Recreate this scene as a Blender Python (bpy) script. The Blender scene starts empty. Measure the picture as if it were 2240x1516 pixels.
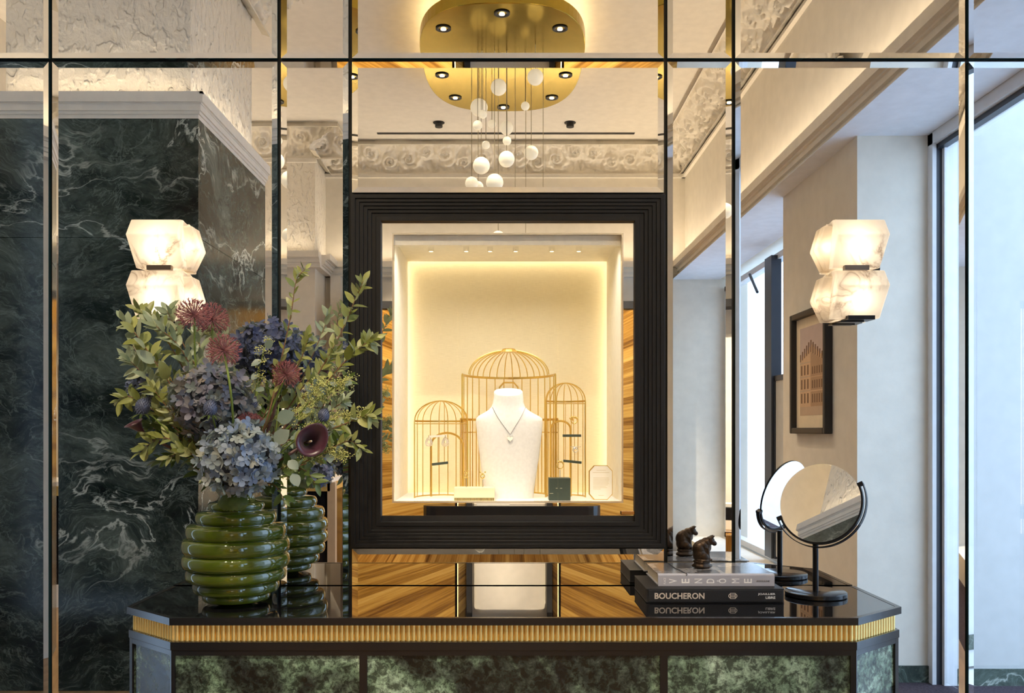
import bpy, bmesh, math, random
import numpy as np
from mathutils import Vector, Matrix, noise as mnoise

sc = bpy.context.scene
COL = sc.collection
PI = math.pi
rnd = random.Random(7)

# ------------------------------------------------------------------ camera, world, exposure
F, D, CZ = 1927.0, 2.4, 1.2735          # focal length in px, distance camera-mirror wall, eye height
cam_d = bpy.data.cameras.new('camera')
cam = bpy.data.objects.new('camera', cam_d)
COL.objects.link(cam)
cam.location = (0, -D, CZ)
cam.rotation_euler = (PI/2, 0, 0)
cam_d.sensor_width = 36
cam_d.lens = F*36/2240
cam_d.shift_x = 17/2240
cam_d.shift_y = 182/2240
cam_d.clip_start = 0.05
sc.camera = cam

world = bpy.data.worlds.new('sky'); sc.world = world
world.use_nodes = True
_bg = world.node_tree.nodes['Background']
_bg.inputs[0].default_value = (0.50, 0.71, 1.0, 1)
_bg.inputs[1].default_value = 4.3

sc.view_settings.view_transform = 'Standard'
sc.view_settings.look = 'None'
sc.view_settings.gamma = 1
sc.view_settings.use_curve_mapping = False
sc.view_settings.exposure = 0.30
sc.cycles.max_bounces = 16
sc.cycles.glossy_bounces = 8
sc.cycles.diffuse_bounces = 5
sc.cycles.transmission_bounces = 8
sc.cycles.transparent_max_bounces = 16

WARM = (1.0, 0.78, 0.50)
WARM2 = (1.0, 0.84, 0.62)

def look_rot(d, up='Y'):
    return Vector(d).to_track_quat('-Z', up).to_euler()

def area_light(name, loc, d, sx, sy, power, color, spread=180, up='Y'):
    l = bpy.data.lights.new(name, 'AREA'); l.shape = 'RECTANGLE'
    l.size = sx; l.size_y = sy; l.energy = power; l.color = color
    l.spread = math.radians(spread)
    o = bpy.data.objects.new(name, l); COL.objects.link(o)
    o.location = loc; o.rotation_euler = look_rot(d, up)
    return o

def spot_light(name, loc, d, power, color, angle=70, blend=0.6, r=0.02):
    l = bpy.data.lights.new(name, 'SPOT'); l.energy = power; l.color = color
    l.spot_size = math.radians(angle); l.spot_blend = blend; l.shadow_soft_size = r
    o = bpy.data.objects.new(name, l); COL.objects.link(o)
    o.location = loc; o.rotation_euler = look_rot(d)
    return o

def portal(name, loc, d, sx, sy):
    o = area_light(name, loc, d, sx, sy, 1, (1, 1, 1), up='Z' if abs(d[2]) < .5 else 'Y')
    o.data.cycles.is_portal = True
    return o

# cove strips on the ledge of the moulding (lengths along the walls)
def cove(name, p0, p1, d, wpm):
    p0 = Vector(p0); p1 = Vector(p1); L = (p1-p0).length
    l = bpy.data.lights.new(name, 'AREA'); l.shape = 'RECTANGLE'
    l.size = L; l.size_y = 0.02; l.energy = wpm*L; l.color = WARM2
    o = bpy.data.objects.new(name, l); COL.objects.link(o)
    x = (p1-p0).normalized(); z = -Vector(d).normalized(); y = z.cross(x).normalized(); z = x.cross(y)
    m = Matrix((x, y, z)).transposed().to_4x4(); m.translation = (p0+p1)/2
    o.matrix_world = m
    return o

MZ0, MZ1 = 2.775, 2.90           # moulding bottom / top
CEIL = 4.05
XR, XL, YB = 1.78, -3.4, -6.3    # right wall, left wall, back wall
PX0, PX1, PY0, PY1 = -2.50, -1.53, -3.08, -1.95   # marble pillar core
COVE_W = 3.0
cove('cove_right', (XR-.10, -.05, 2.905), (XR-.10, YB+.1, 2.905), (-.55, 0, 1), COVE_W)
cove('cove_back', (-1.70, YB+.10, 2.905), (XR-.1, YB+.10, 2.905), (0, .55, 1), COVE_W)
cove('cove_back_pier', (-3.3, -5.70, 2.905), (-1.78, -5.70, 2.905), (0, .55, 1), COVE_W*.8)
cove('cove_left', (XL+.10, -.1, 2.905), (XL+.10, -5.6, 2.905), (.55, 0, 1), COVE_W)
cove('cove_pillar_front', (-2.46, -1.90, 2.905), (-1.56, -1.90, 2.905), (0, .5, 1), COVE_W*.6)
cove('cove_pillar_side', (-1.485, -3.05, 2.905), (-1.485, -1.97, 2.905), (.5, 0, 1), COVE_W*.6)
cove('cove_pillar_end', (-2.545, -3.05, 2.905), (-2.545, -1.97, 2.905), (-.3, 0, 1), COVE_W*.6)
# added fill spots without fixtures, out of frame, to brighten console and bouquet
for _x, _tx, _e in ((-1.15, -.75, 185), (-.45, -.58, 165), (.35, .15, 85), (1.0, .62, 85)):
    spot_light('added_fill_spot', (_x, -2.35, 4.03), (_tx-_x, 2.10, -3.08), _e, WARM2, 38, .9, .02)

# ------------------------------------------------------------------ helpers
def P(px, py, Y):
    """a point of the photograph at distance Y in front of the lens"""
    return Vector(((px-1103)/F*Y, Y-D, CZ-(py-940)/F*Y))

def Rf(px, py, Y):
    """a point seen in the mirror wall, at optical distance Y"""
    return Vector(((px-1103)/F*Y, D-Y, CZ-(py-940)/F*Y))

WL = {}
def wl(o):
    return WL.get(o.name, Vector((0, 0, 0))) if o is not None else Vector((0, 0, 0))

def tag(o, label=None, cat=None, group=None, kind=None):
    if label: o['label'] = label
    if cat: o['category'] = cat
    if group: o['group'] = group
    if kind: o['kind'] = kind
    return o

def thing(name, label, cat, loc, group=None):
    o = bpy.data.objects.new(name, None); COL.objects.link(o)
    o.empty_display_size = 0.02
    o.location = loc; WL[o.name] = Vector(loc)
    return tag(o, label, cat, group)

class MB:
    def __init__(s):
        s.v = []; s.f = []; s.mi = []; s.cur = 0
    def add(s, vs, fs):
        n = len(s.v)
        s.v += [tuple(p) for p in vs]
        s.f += [tuple(i+n for i in f) for f in fs]
        s.mi += [s.cur]*len(fs)
        return s
    def box(s, x0, y0, z0, x1, y1, z1):
        x0, x1 = sorted((x0, x1)); y0, y1 = sorted((y0, y1)); z0, z1 = sorted((z0, z1))
        return s.add([(x0,y0,z0),(x1,y0,z0),(x1,y1,z0),(x0,y1,z0),(x0,y0,z1),(x1,y0,z1),(x1,y1,z1),(x0,y1,z1)],
                     [(0,3,2,1),(4,5,6,7),(0,1,5,4),(1,2,6,5),(2,3,7,6),(3,0,4,7)])
    def prism(s, poly, z0, z1):
        """poly: ccw (x,y) list, extruded along z"""
        n = len(poly)
        vs = [(x, y, z0) for x, y in poly]+[(x, y, z1) for x, y in poly]
        fs = [tuple(range(n-1, -1, -1)), tuple(range(n, 2*n))]
        fs += [(i, (i+1) % n, n+(i+1) % n, n+i) for i in range(n)]
        return s.add(vs, fs)
    def prism_ax(s, poly, o, ex, ey, ez, t):
        """poly in the plane (ex,ey) through o, extruded t along ez"""
        o = Vector(o); ex = Vector(ex); ey = Vector(ey); ez = Vector(ez)
        n = len(poly)
        vs = [o+ex*a+ey*b for a, b in poly]+[o+ex*a+ey*b+ez*t for a, b in poly]
        fs = [tuple(range(n-1, -1, -1)), tuple(range(n, 2*n))]
        fs += [(i, (i+1) % n, n+(i+1) % n, n+i) for i in range(n)]
        return s.add(vs, fs)
    def tube(s, pts, r, n=8, closed=False, caps=True, r1=None):
        pts = [Vector(p) for p in pts]; m = len(pts)
        if callable(r): rr = [r(i/(m-1)) for i in range(m)]
        else: rr = [r+((r1 if r1 is not None else r)-r)*i/max(1, m-1) for i in range(m)]
        tang = []
        for i in range(m):
            a = pts[i-1] if (i > 0 or closed) else pts[i]
            b = pts[(i+1) % m] if (i < m-1 or closed) else pts[i]
            tang.append((b-a).normalized())
        t0 = tang[0]; ref = Vector((0, 0, 1)) if abs(t0.z) < .9 else Vector((1, 0, 0))
        u = t0.cross(ref).normalized()
        vs = []
        for i in range(m):
            t = tang[i]; u = (u-t*u.dot(t)).normalized(); w = t.cross(u)
            for k in range(n):
                a = 2*PI*(k+.5)/n
                vs.append(pts[i]+(u*math.cos(a)+w*math.sin(a))*rr[i])
        fs = []
        for i in range(m if closed else m-1):
            j = (i+1) % m
            for k in range(n):
                k2 = (k+1) % n
                fs.append((i*n+k, i*n+k2, j*n+k2, j*n+k))
        if caps and not closed:
            fs.append(tuple(range(n-1, -1, -1))); fs.append(tuple((m-1)*n+k for k in range(n)))
        return s.add(vs, fs)
    def ribbon(s, pts, wdir, w, t):
        """rectangular bar following pts; wdir(i)->unit vector of the width"""
        pts = [Vector(p) for p in pts]; m = len(pts); vs = []; fs = []
        for i in range(m):
            a = pts[max(0, i-1)]; b = pts[min(m-1, i+1)]
            tg = (b-a).normalized(); wd = Vector(wdir(i)); nn = tg.cross(wd).normalized()
            for sa, sb in ((-1, -1), (1, -1), (1, 1), (-1, 1)):
                vs.append(pts[i]+wd*(sa*w/2)+nn*(sb*t/2))
        for i in range(m-1):
            for k in range(4):
                k2 = (k+1) % 4
                fs.append((i*4+k, i*4+k2, i*4+4+k2, i*4+4+k))
        fs += [(3, 2, 1, 0), tuple((m-1)*4+k for k in range(4))]
        return s.add(vs, fs)
    def lathe(s, prof, c, n=48, cap=True):
        c = Vector(c); m = len(prof); vs = []; fs = []
        for r, z in prof:
            for k in range(n):
                a = 2*PI*k/n
                vs.append((c.x+r*math.cos(a), c.y+r*math.sin(a), c.z+z))
        for i in range(m-1):
            for k in range(n):
                k2 = (k+1) % n
                fs.append((i*n+k, i*n+k2, (i+1)*n+k2, (i+1)*n+k))
        if cap:
            fs.append(tuple(range(n-1, -1, -1))); fs.append(tuple((m-1)*n+k for k in range(n)))
        return s.add(vs, fs)
    def sphere(s, c, r, n=16, m=10, sc3=(1, 1, 1), rot=None):
        c = Vector(c); vs = [Vector((0, 0, 1))]; fs = []
        for i in range(1, m):
            th = PI*i/m
            for k in range(n):
                a = 2*PI*k/n
                vs.append(Vector((math.sin(th)*math.cos(a), math.sin(th)*math.sin(a), math.cos(th))))
        vs.append(Vector((0, 0, -1)))
        out = []
        for p in vs:
            q = Vector((p.x*r*sc3[0], p.y*r*sc3[1], p.z*r*sc3[2]))
            if rot is not None: q = rot @ q
            out.append(q+c)
        for k in range(n): fs.append((0, 1+k, 1+(k+1) % n))
        for i in range(m-2):
            for k in range(n):
                a = 1+i*n+k; b = 1+i*n+(k+1) % n
                fs.append((a, a+n, b+n, b))
        L = len(out)-1
        for k in range(n): fs.append((L, 1+(m-2)*n+(k+1) % n, 1+(m-2)*n+k))
        return s.add(out, fs)
    def mesh(s, name, origin=(0, 0, 0), smooth=False):
        me = bpy.data.meshes.new(name)
        o = Vector(origin)
        me.from_pydata([tuple(Vector(p)-o) for p in s.v], [], s.f)
        me.update()
        if smooth:
            for p in me.polygons: p.use_smooth = True
        return me
    def build(s, name, mat, parent=None, smooth=False, bevel=0, angle=None):
        o3 = wl(parent)
        if parent is None and s.v:
            pass
        me = s.mesh(name, o3, smooth)
        mats = mat if isinstance(mat, (list, tuple)) else [mat]
        for m in mats: me.materials.append(m)
        if len(mats) > 1:
            for p, i in zip(me.polygons, s.mi): p.material_index = i
        o = bpy.data.objects.new(name, me); COL.objects.link(o)
        if parent is not None:
            o.parent = parent; WL[o.name] = o3
        if bevel:
            b = o.modifiers.new('bevel', 'BEVEL'); b.width = bevel; b.segments = 2; b.limit_method = 'ANGLE'
            b.angle_limit = math.radians(40); b.harden_normals = False
        if smooth and angle:
            me.set_sharp_from_angle(angle=math.radians(angle))
        return o

def inst(name, me, parent, mat3=None, loc=(0, 0, 0), rot=None, scale=(1, 1, 1), world=True):
    """a part that shares its mesh; loc in world coordinates"""
    o = bpy.data.objects.new(name, me); COL.objects.link(o)
    if parent is not None:
        o.parent = parent; WL[o.name] = Vector(loc)
    off = wl(parent) if world else Vector((0, 0, 0))
    if mat3 is not None:
        m = mat3.to_4x4()
    else:
        m = Matrix.Identity(4)
    m = m @ Matrix.Diagonal((*scale, 1))
    m.translation = Vector(loc)-off
    o.matrix_basis = m
    return o

def crom(pts, n=12):
    pts = [Vector(p) for p in pts]
    if len(pts) < 3: 
        return [pts[0].lerp(pts[-1], i/n) for i in range(n+1)]
    q = [pts[0]*2-pts[1]]+pts+[pts[-1]*2-pts[-2]]
    out = []
    for i in range(1, len(q)-2):
        a, b, c, d = q[i-1:i+3]
        for k in range(n):
            t = k/n
            out.append(((b*2)+(c-a)*t+(a*2-b*5+c*4-d)*t*t+(b*3-a-c*3+d)*t**3)*.5)
    out.append(pts[-1])
    return out

# ------------------------------------------------------------------ materials
class NT:
    def __init__(s, name):
        s.m = bpy.data.materials.new(name); s.m.use_nodes = True
        s.t = s.m.node_tree; s.n = s.t.nodes; s.l = s.t.links
        s.b = s.n['Principled BSDF']; s.out = s.n['Material Output']
    def add(s, ty, **kw):
        n = s.n.new(ty)
        for k, v in kw.items():
            if k.startswith('i_'): 
                key = k[2:]
                key = int(key) if key.isdigit() else key
                n.inputs[key].default_value = v
            else: setattr(n, k, v)
        return n
    def link(s, a, b): s.l.new(a, b)
    def coord(s, kind='Object', scale=(1, 1, 1), rot=(0, 0, 0)):
        c = s.add('ShaderNodeTexCoord'); mp = s.add('ShaderNodeMapping')
        mp.inputs['Scale'].default_value = scale; mp.inputs['Rotation'].default_value = rot
        s.link(c.outputs[kind], mp.inputs[0]); return mp.outputs[0]
    def geo(s, scale=(1, 1, 1)):
        c = s.add('ShaderNodeNewGeometry'); mp = s.add('ShaderNodeMapping')
        mp.inputs['Scale'].default_value = scale
        s.link(c.outputs['Position'], mp.inputs[0]); return mp.outputs[0]
    def noise(s, vec, scale, detail=4, rough=.55, dist=0.0):
        n = s.add('ShaderNodeTexNoise'); n.inputs['Scale'].default_value = scale
        n.inputs['Detail'].default_value = detail; n.inputs['Roughness'].default_value = rough
        n.inputs['Distortion'].default_value = dist
        if vec is not None: s.link(vec, n.inputs['Vector'])
        return n.outputs['Fac']
    def ramp(s, fac, stops, interp='LINEAR'):
        r = s.add('ShaderNodeValToRGB'); r.color_ramp.interpolation = interp
        e = r.color_ramp.elements
        while len(e) < len(stops): e.new(.5)
        for k, (p, c) in enumerate(stops):
            e[k].position = p; e[k].color = (*c, 1) if len(c) == 3 else c
        s.link(fac, r.inputs[0]); return r.outputs[0]
    def math(s, op, a, b=None, clamp=False):
        n = s.add('ShaderNodeMath', operation=op, use_clamp=clamp)
        for i, x in enumerate((a, b)):
            if x is None: continue
            if isinstance(x, (int, float)): n.inputs[i].default_value = x
            else: s.link(x, n.inputs[i])
        return n.outputs[0]
    def mix(s, fac, a, b, blend='MIX'):
        n = s.add('ShaderNodeMix', data_type='RGBA', blend_type=blend)
        for i, x in ((0, fac), (6, a), (7, b)):
            if isinstance(x, (int, float)): n.inputs[i].default_value = x
            elif isinstance(x, tuple): n.inputs[i].default_value = (*x, 1) if len(x) == 3 else x
            else: s.link(x, n.inputs[i])
        return n.outputs[2]
    def bump(s, h, strength=.3, dist=.005):
        b = s.add('ShaderNodeBump'); b.inputs['Strength'].default_value = strength; b.inputs['Distance'].default_value = dist
        s.link(h, b.inputs['Height']); s.link(b.outputs[0], s.b.inputs['Normal']); return b
    def set(s, **kw):
        for k, v in kw.items():
            i = s.b.inputs[k.replace('_', ' ')]
            if isinstance(v, bpy.types.NodeSocket): s.link(v, i)
            elif isinstance(v, tuple): i.default_value = (*v, 1) if len(v) == 3 else v
            else: i.default_value = v
        return s

def plain(name, col, rough=.5, metal=0.0, spec=.5, bumpy=0, bscale=60, var=0.0, **kw):
    t = NT(name)
    t.set(Roughness=rough, Metallic=metal, Specular_IOR_Level=spec, **kw)
    v = t.coord('Object')
    n = t.noise(v, bscale*.25, 3)
    k = var if var else .04
    lo = tuple(c*(1-k) for c in col); hi = tuple(min(1, c*(1+k)) for c in col)
    t.set(Base_Color=t.ramp(n, [(.3, lo), (.7, hi)]))
    if bumpy: t.bump(t.noise(v, bscale, 5), bumpy, .004)
    return t.m

def emit(name, col, strength):
    t = NT(name)
    t.set(Base_Color=col, Emission_Color=col, Emission_Strength=strength)
    return t.m

def m_mirror(name, col=(.90, .90, .88), rough=0.0):
    t = NT(name); t.set(Base_Color=col, Metallic=1.0, Roughness=rough); return t.m

def m_glass(name, tint=(1, 1, 1), refl=1.0):
    t = NT(name)
    tr = t.add('ShaderNodeBsdfTransparent'); tr.inputs[0].default_value = (*tint, 1)
    gl = t.add('ShaderNodeBsdfGlossy'); gl.inputs['Roughness'].default_value = 0.0
    fr = t.add('ShaderNodeLayerWeight'); fr.inputs[0].default_value = .5
    sch = t.math('ADD', t.math('MULTIPLY', t.math('POWER', fr.outputs['Facing'], 5.0), .96), .04)
    mx = t.add('ShaderNodeMixShader')
    t.link(t.math('MULTIPLY', sch, refl), mx.inputs[0]); t.link(tr.outputs[0], mx.inputs[1]); t.link(gl.outputs[0], mx.inputs[2])
    t.link(mx.outputs[0], t.out.inputs[0]); t.n.remove(t.b)
    return t.m

M = {}
M['mirror'] = m_mirror('mirror_silver', (.93, .92, .90))
M['mirror_dark'] = m_mirror('mirror_blue', (.85, .9, .97))
M['glass_edge'] = plain('glass_edge', (.03, .09, .10), .08, 0, .8)
M['gap_black'] = plain('gap_black', (.012, .014, .016), .35)
M['plaster'] = plain('painted_plaster', (.74, .69, .60), .75, 0, .2, .12, 40)
M['ceiling'] = plain('ceiling_paint', (.80, .755, .68), .8, 0, .2)
M['trim'] = plain('trim_paint', (.84, .79, .70), .5, 0, .3)
M['cornice'] = plain('cornice_plaster', (.78, .73, .64), .7, 0, .25, .2, 90)
M['white_frame'] = plain('white_frame', (.72, .73, .75), .4)
M['dark_frame'] = plain('dark_frame', (.03, .035, .05), .35)
M['carpet'] = plain('carpet', (.075, .06, .072), .95, 0, .1, .6, 400, .3)
M['pane'] = m_glass('window_glass')
M['case_glass'] = m_glass('case_glass', (1, 1, 1), .10)
M['brass_disc'] = plain('brass_disc', (.50, .36, .06), .16, 1.0)
M['black_metal'] = plain('black_metal', (.012, .012, .014), .3, .6)
M['black_soft'] = plain('black_soft', (.018, .018, .02), .5)
M['globe'] = NT('globe_glass').set(Base_Color=(.72, .67, .55), Roughness=.4, Emission_Color=(1, .86, .62), Emission_Strength=.38).m
M['cable'] = plain('cable', (.35, .30, .2), .4, .8)
M['gold'] = plain('brushed_gold', (.95, .74, .30), .50, 1.0, var=.06)
M['gold_wire'] = plain('gold_wire', (.72, .50, .14), .28, 1.0)
M['gold_bright'] = plain('polished_gold', (.95, .72, .28), .08, 1.0)
M['silver'] = plain('white_gold', (.9, .89, .87), .07, 1.0)
M['chain'] = plain('chain', (.35, .33, .31), .3, .8)
M['linen'] = None
M['ivory'] = plain('ivory_leather', (.82, .77, .66), .55, 0, .3, .1, 300)
M['white_velvet'] = plain('white_velvet', (.88, .865, .83), .85, 0, .2, .15, 500)
M['ivory_box'] = plain('ivory_box', (.85, .78, .52), .5)
M['dark_green'] = plain('green_leather', (.045, .065, .05), .45, 0, .4, .2, 300)
M['black_wood'] = None

def m_linen():
    t = NT('linen'); v = t.coord('Object', (40, 40, 900))
    n = t.noise(v, 1.0, 3, .6)
    v2 = t.coord('Object', (900, 40, 40)); n2 = t.noise(v2, 1.0, 2, .5)
    h = t.math('ADD', n, t.math('MULTIPLY', n2, .4))
    t.set(Base_Color=t.ramp(h, [(.35, (.74, .65, .43)), (.9, (.88, .79, .56))]), Roughness=.85, Specular_IOR_Level=.15)
    t.bump(h, .25, .001); return t.m
M['linen'] = m_linen()

def m_blackwood():
    t = NT('black_lacquer_wood'); v = t.coord('Object', (60, 60, 4))
    n = t.noise(v, 1.0, 3, .5)
    t.set(Base_Color=t.ramp(n, [(.3, (.0065, .0065, .007)), (.8, (.011, .0105, .010))]), Roughness=.42, Specular_IOR_Level=.3)
    return t.m
M['black_wood'] = m_blackwood()

def m_marble():
    t = NT('green_marble'); v = t.geo((1, 1, 1))
    w = t.add('ShaderNodeTexNoise'); w.inputs['Scale'].default_value = 1.1; w.inputs['Detail'].default_value = 4; t.link(v, w.inputs['Vector'])
    va = t.add('ShaderNodeVectorMath', operation='MULTIPLY_ADD'); t.link(w.outputs['Color'], va.inputs[0]); va.inputs[1].default_value = (.9, .9, .9); t.link(v, va.inputs[2])
    mp = t.add('ShaderNodeMapping'); mp.inputs['Rotation'].default_value = (.15, .55, .2); mp.inputs['Scale'].default_value = (.8, 1, 1.7); t.link(va.outputs[0], mp.inputs[0])
    q = mp.outputs[0]
    big = t.noise(q, 1.5, 6, .62, .3)
    mid = t.noise(q, 7, 8, .68, .8)
    fine = t.noise(q, 30, 6, .72, .8)
    cl = t.math('ADD', t.math('MULTIPLY', big, .62), t.math('MULTIPLY', mid, .38))
    base = t.ramp(cl, [(.36, (.006, .008, .0075)), (.45, (.020, .027, .022)), (.53, (.052, .066, .055)), (.64, (.12, .15, .125))])
    base = t.mix(t.math('MULTIPLY', t.ramp(fine, [(.50, (0, 0, 0)), (.70, (1, 1, 1))]), t.ramp(cl, [(.42, (.1, .1, .1)), (.6, (.7, .7, .7))])), base, (.15, .19, .165))
    def vein(vec, scale, w_, d, det=7):
        f = t.noise(vec, scale, det, .6, d)
        a = t.math('ABSOLUTE', t.math('SUBTRACT', f, .5))
        return t.ramp(a, [(0, (1, 1, 1)), (w_*.5, (.45, .45, .45)), (w_, (0, 0, 0))])
    gate = t.ramp(t.noise(v, 1.7, 3), [(.44, (0, 0, 0)), (.64, (1, 1, 1))])
    v1 = t.math('MULTIPLY', vein(q, .95, .012, .8), gate)
    v2 = t.math('MULTIPLY', vein(q, 2.6, .014, 1.0), t.math('MULTIPLY', t.noise(v, 3, 3), .6))
    v3 = t.math('MULTIPLY', vein(q, 8, .016, 1.0), .22)
    col = t.mix(v3, base, (.26, .32, .28))
    col = t.mix(v2, col, (.30, .37, .32))
    col = t.mix(t.math('MULTIPLY', v1, .9), col, (.62, .66, .58))
    t.set(Base_Color=col, Roughness=.15, Specular_IOR_Level=.18)
    return t.m
M['marble'] = m_marble()

def m_texplaster():
    t = NT('trowelled_plaster'); v = t.geo((20, 20, 13))
    a = t.noise(v, 1.0, 2, .45, .25)
    drops = t.ramp(a, [(.40, (0, 0, 0)), (.52, (.25, .25, .25)), (.62, (1, 1, 1))], 'EASE')
    b = t.noise(t.geo((34, 34, 26)), 1.0, 4, .6, .5)
    h = t.math('ADD', t.math('MULTIPLY', drops, .55), t.math('MULTIPLY', b, .45))
    t.set(Base_Color=(.75, .70, .61), Roughness=.5, Specular_IOR_Level=.35)
    t.bump(h, .9, .018); return t.m
M['texplaster'] = m_texplaster()

def m_sunburst():
    """marquetry: veneer strips raying out from a point of the panel"""
    t = NT('sunburst_veneer')
    c = t.add('ShaderNodeTexCoord'); sp = t.add('ShaderNodeSeparateXYZ'); t.link(c.outputs['Object'], sp.inputs[0])
    ang = t.math('ARCTAN2', sp.outputs[2], t.math('ABSOLUTE', sp.outputs[0]))
    rad = t.math('POWER', t.math('ADD', t.math('POWER', sp.outputs[0], 2.0), t.math('POWER', sp.outputs[2], 2.0)), .5)
    cb = t.add('ShaderNodeCombineXYZ'); t.link(t.math('MULTIPLY', ang, 70.0), cb.inputs[0]); t.link(t.math('MULTIPLY', rad, 1.1), cb.inputs[1])
    n = t.noise(cb.outputs[0], 1.6, 5, .65)
    cb2 = t.add('ShaderNodeCombineXYZ'); t.link(t.math('MULTIPLY', ang, 34.0), cb2.inputs[0])
    vo = t.add('ShaderNodeTexVoronoi'); vo.inputs['Scale'].default_value = 1.0; t.link(cb2.outputs[0], vo.inputs['Vector'])
    sh = t.add('ShaderNodeSeparateXYZ'); t.link(vo.outputs['Color'], sh.inputs[0])
    h = t.math('ADD', t.math('MULTIPLY', n, .7), t.math('MULTIPLY', sh.outputs[0], .3))
    t.set(Base_Color=t.ramp(h, [(.28, (.15, .060, .010)), (.45, (.40, .20, .035)), (.62, (.62, .36, .08)), (.8, (.72, .48, .15))]), Roughness=.22, Specular_IOR_Level=.5)
    return t.m
M['sunburst'] = m_sunburst()

def m_wood(name, cols, scale=(3, 3, 40), dist=1.5, rough=.35):
    t = NT(name); v = t.coord('Object', scale)
    n = t.noise(v, 1.0, 6, .6, dist)
    t.set(Base_Color=t.ramp(n, [(.3, cols[0]), (.5, cols[1]), (.72, cols[2])]), Roughness=rough)
    return t.m
M['walnut'] = m_wood('walnut', [(.09, .035, .012), (.24, .10, .035), (.38, .18, .07)], (2, 2, 26), 2.2)
M['floor_wood'] = m_wood('floor_oak', [(.24, .13, .06), (.40, .24, .11), (.50, .32, .17)], (14, 1.2, 5), .6)

def m_alabaster():
    t = NT('alabaster'); v = t.coord('Object')
    f = t.noise(v, 7, 4, .55, 1.2)
    a = t.math('ABSOLUTE', t.math('SUBTRACT', f, .5))
    gate = t.ramp(t.noise(v, 6, 2), [(.46, (0, 0, 0)), (.62, (1, 1, 1))])
    veins = t.math('MULTIPLY', t.ramp(a, [(0, (1, 1, 1)), (.012, (.55, .55, .55)), (.07, (0, 0, 0))]), gate)
    col = t.mix(t.math('MULTIPLY', veins, .85), (.93, .87, .77), (.30, .20, .13))
    t.set(Base_Color=col, Roughness=.4, Specular_IOR_Level=.3)
    tr = t.add('ShaderNodeBsdfTranslucent'); t.link(col, tr.inputs[0])
    mx = t.add('ShaderNodeMixShader'); mx.inputs[0].default_value = .62
    t.link(t.b.outputs[0], mx.inputs[1]); t.link(tr.outputs[0], mx.inputs[2]); t.link(mx.outputs[0], t.out.inputs[0])
    return t.m
M['alabaster'] = m_alabaster()

def m_patina():
    t = NT('green_patina_panel'); v = t.geo((1, 1, 1))
    big = t.noise(v, 4.2, 4, .6, .6); fine = t.noise(v, 62, 6, .75, .35); mid = t.noise(v, 13, 5, .6, .5)
    k = t.math('ADD', t.math('MULTIPLY', t.ramp(big, [(.40, (0, 0, 0)), (.64, (1, 1, 1))]), .62), t.math('MULTIPLY', mid, .38))
    base = t.ramp(k, [(.16, (.010, .012, .013)), (.30, (.06, .085, .068)), (.48, (.16, .25, .17)), (.78, (.42, .57, .44))])
    sp = t.ramp(fine, [(.44, (.22, .22, .22)), (.62, (1.4, 1.4, 1.4))])
    t.set(Base_Color=t.mix(1.0, base, sp, 'MULTIPLY'), Roughness=t.math('ADD', t.math('MULTIPLY', fine, .3), .08), Specular_IOR_Level=.5, Metallic=0.0)
    return t.m
M['patina'] = m_patina()
M['black_glass'] = NT('black_glass').set(Base_Color=(.006, .006, .007), Roughness=0.0, IOR=2.1, Specular_IOR_Level=.5).m
M['lacquer'] = plain('black_lacquer', (.010, .010, .012), .16, 0, .5)
M['vase'] = NT('green_glaze').set(Base_Color=(.060, .085, .006), Roughness=.07, Specular_IOR_Level=.6, Coat_Weight=.4, Coat_Roughness=.03).m

# ================================================================== SETTING
def struct(mb, name, mat, parent=None, **kw):
    o = mb.build(name, mat, parent, **kw)
    if parent is None: o['kind'] = 'structure'
    return o

def at_origin(mb, name, mat, origin, parent=None, smooth=False):
    """a mesh whose own origin lies at origin"""
    me = mb.mesh(name, origin, smooth); me.materials.append(mat)
    o = bpy.data.objects.new(name, me); COL.objects.link(o)
    if parent is not None: o.parent = parent
    o.location = Vector(origin)-wl(parent); WL[o.name] = Vector(origin)
    return o

def moulding(mb, x0, y0, x1, y1, nx, ny):
    """stepped plaster moulding along a wall line, projecting towards (nx,ny)"""
    for z0, z1, p in ((MZ0, 2.80, .06), (2.80, 2.815, .075), (2.815, 2.845, .095), (2.845, 2.855, .11), (2.855, MZ1, .14)):
        ax0, ay0 = x0, y0; ax1, ay1 = x1+nx*p, y1+ny*p
        mb.box(ax0, ay0, z0, ax1, ay1, z1)
    # ledge lip that hides the cove strip
    if nx: mb.box(x1+nx*.125, y0, MZ1, x1+nx*.14, y1, MZ1+.012)
    else: mb.box(x0, y1+ny*.125, MZ1, x1, y1+ny*.14, MZ1+.012)

# floor: oak boards, carpet in the window bay
fl = struct(MB().box(XL-.1, YB-.1, -.10, 1.55, .05, -.015), 'floor', M['floor_wood'])
bm_ = MB().box(-.062, -3.17, -.0145, .062, 3.17, 0).mesh('floor_board'); bm_.materials.append(M['floor_wood'])
for k in range(40):
    inst('floor_board', bm_, fl, loc=(XL+.0+.124*k+.06, -3.13, 0))
struct(MB().box(1.55, YB-.1, -.10, 3.0, .05, .002), 'floor_carpet', M['carpet'])
struct(MB().box(2.4, -14, -.5, 30, 8, -.12), 'ground', plain('paving', (.72, .72, .72), .8))
ce = struct(MB().box(XL-.1, YB-.1, CEIL, XR+.2, .1, CEIL+.1), 'ceiling', M['ceiling'])
# ceiling slot
MB().box(-1.19, 2.4-8.28, CEIL-.004, 1.22, 2.4-8.235, CEIL+.001).build('air_slot', M['gap_black'], ce)

# back wall, left wall
struct(MB().box(XL-.1, YB-.15, 0, 2.4, YB, CEIL), 'wall_back', M['plaster'])
struct(MB().box(XL-.15, YB, 0, XL, .1, CEIL), 'wall_left', M['plaster'])
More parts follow.
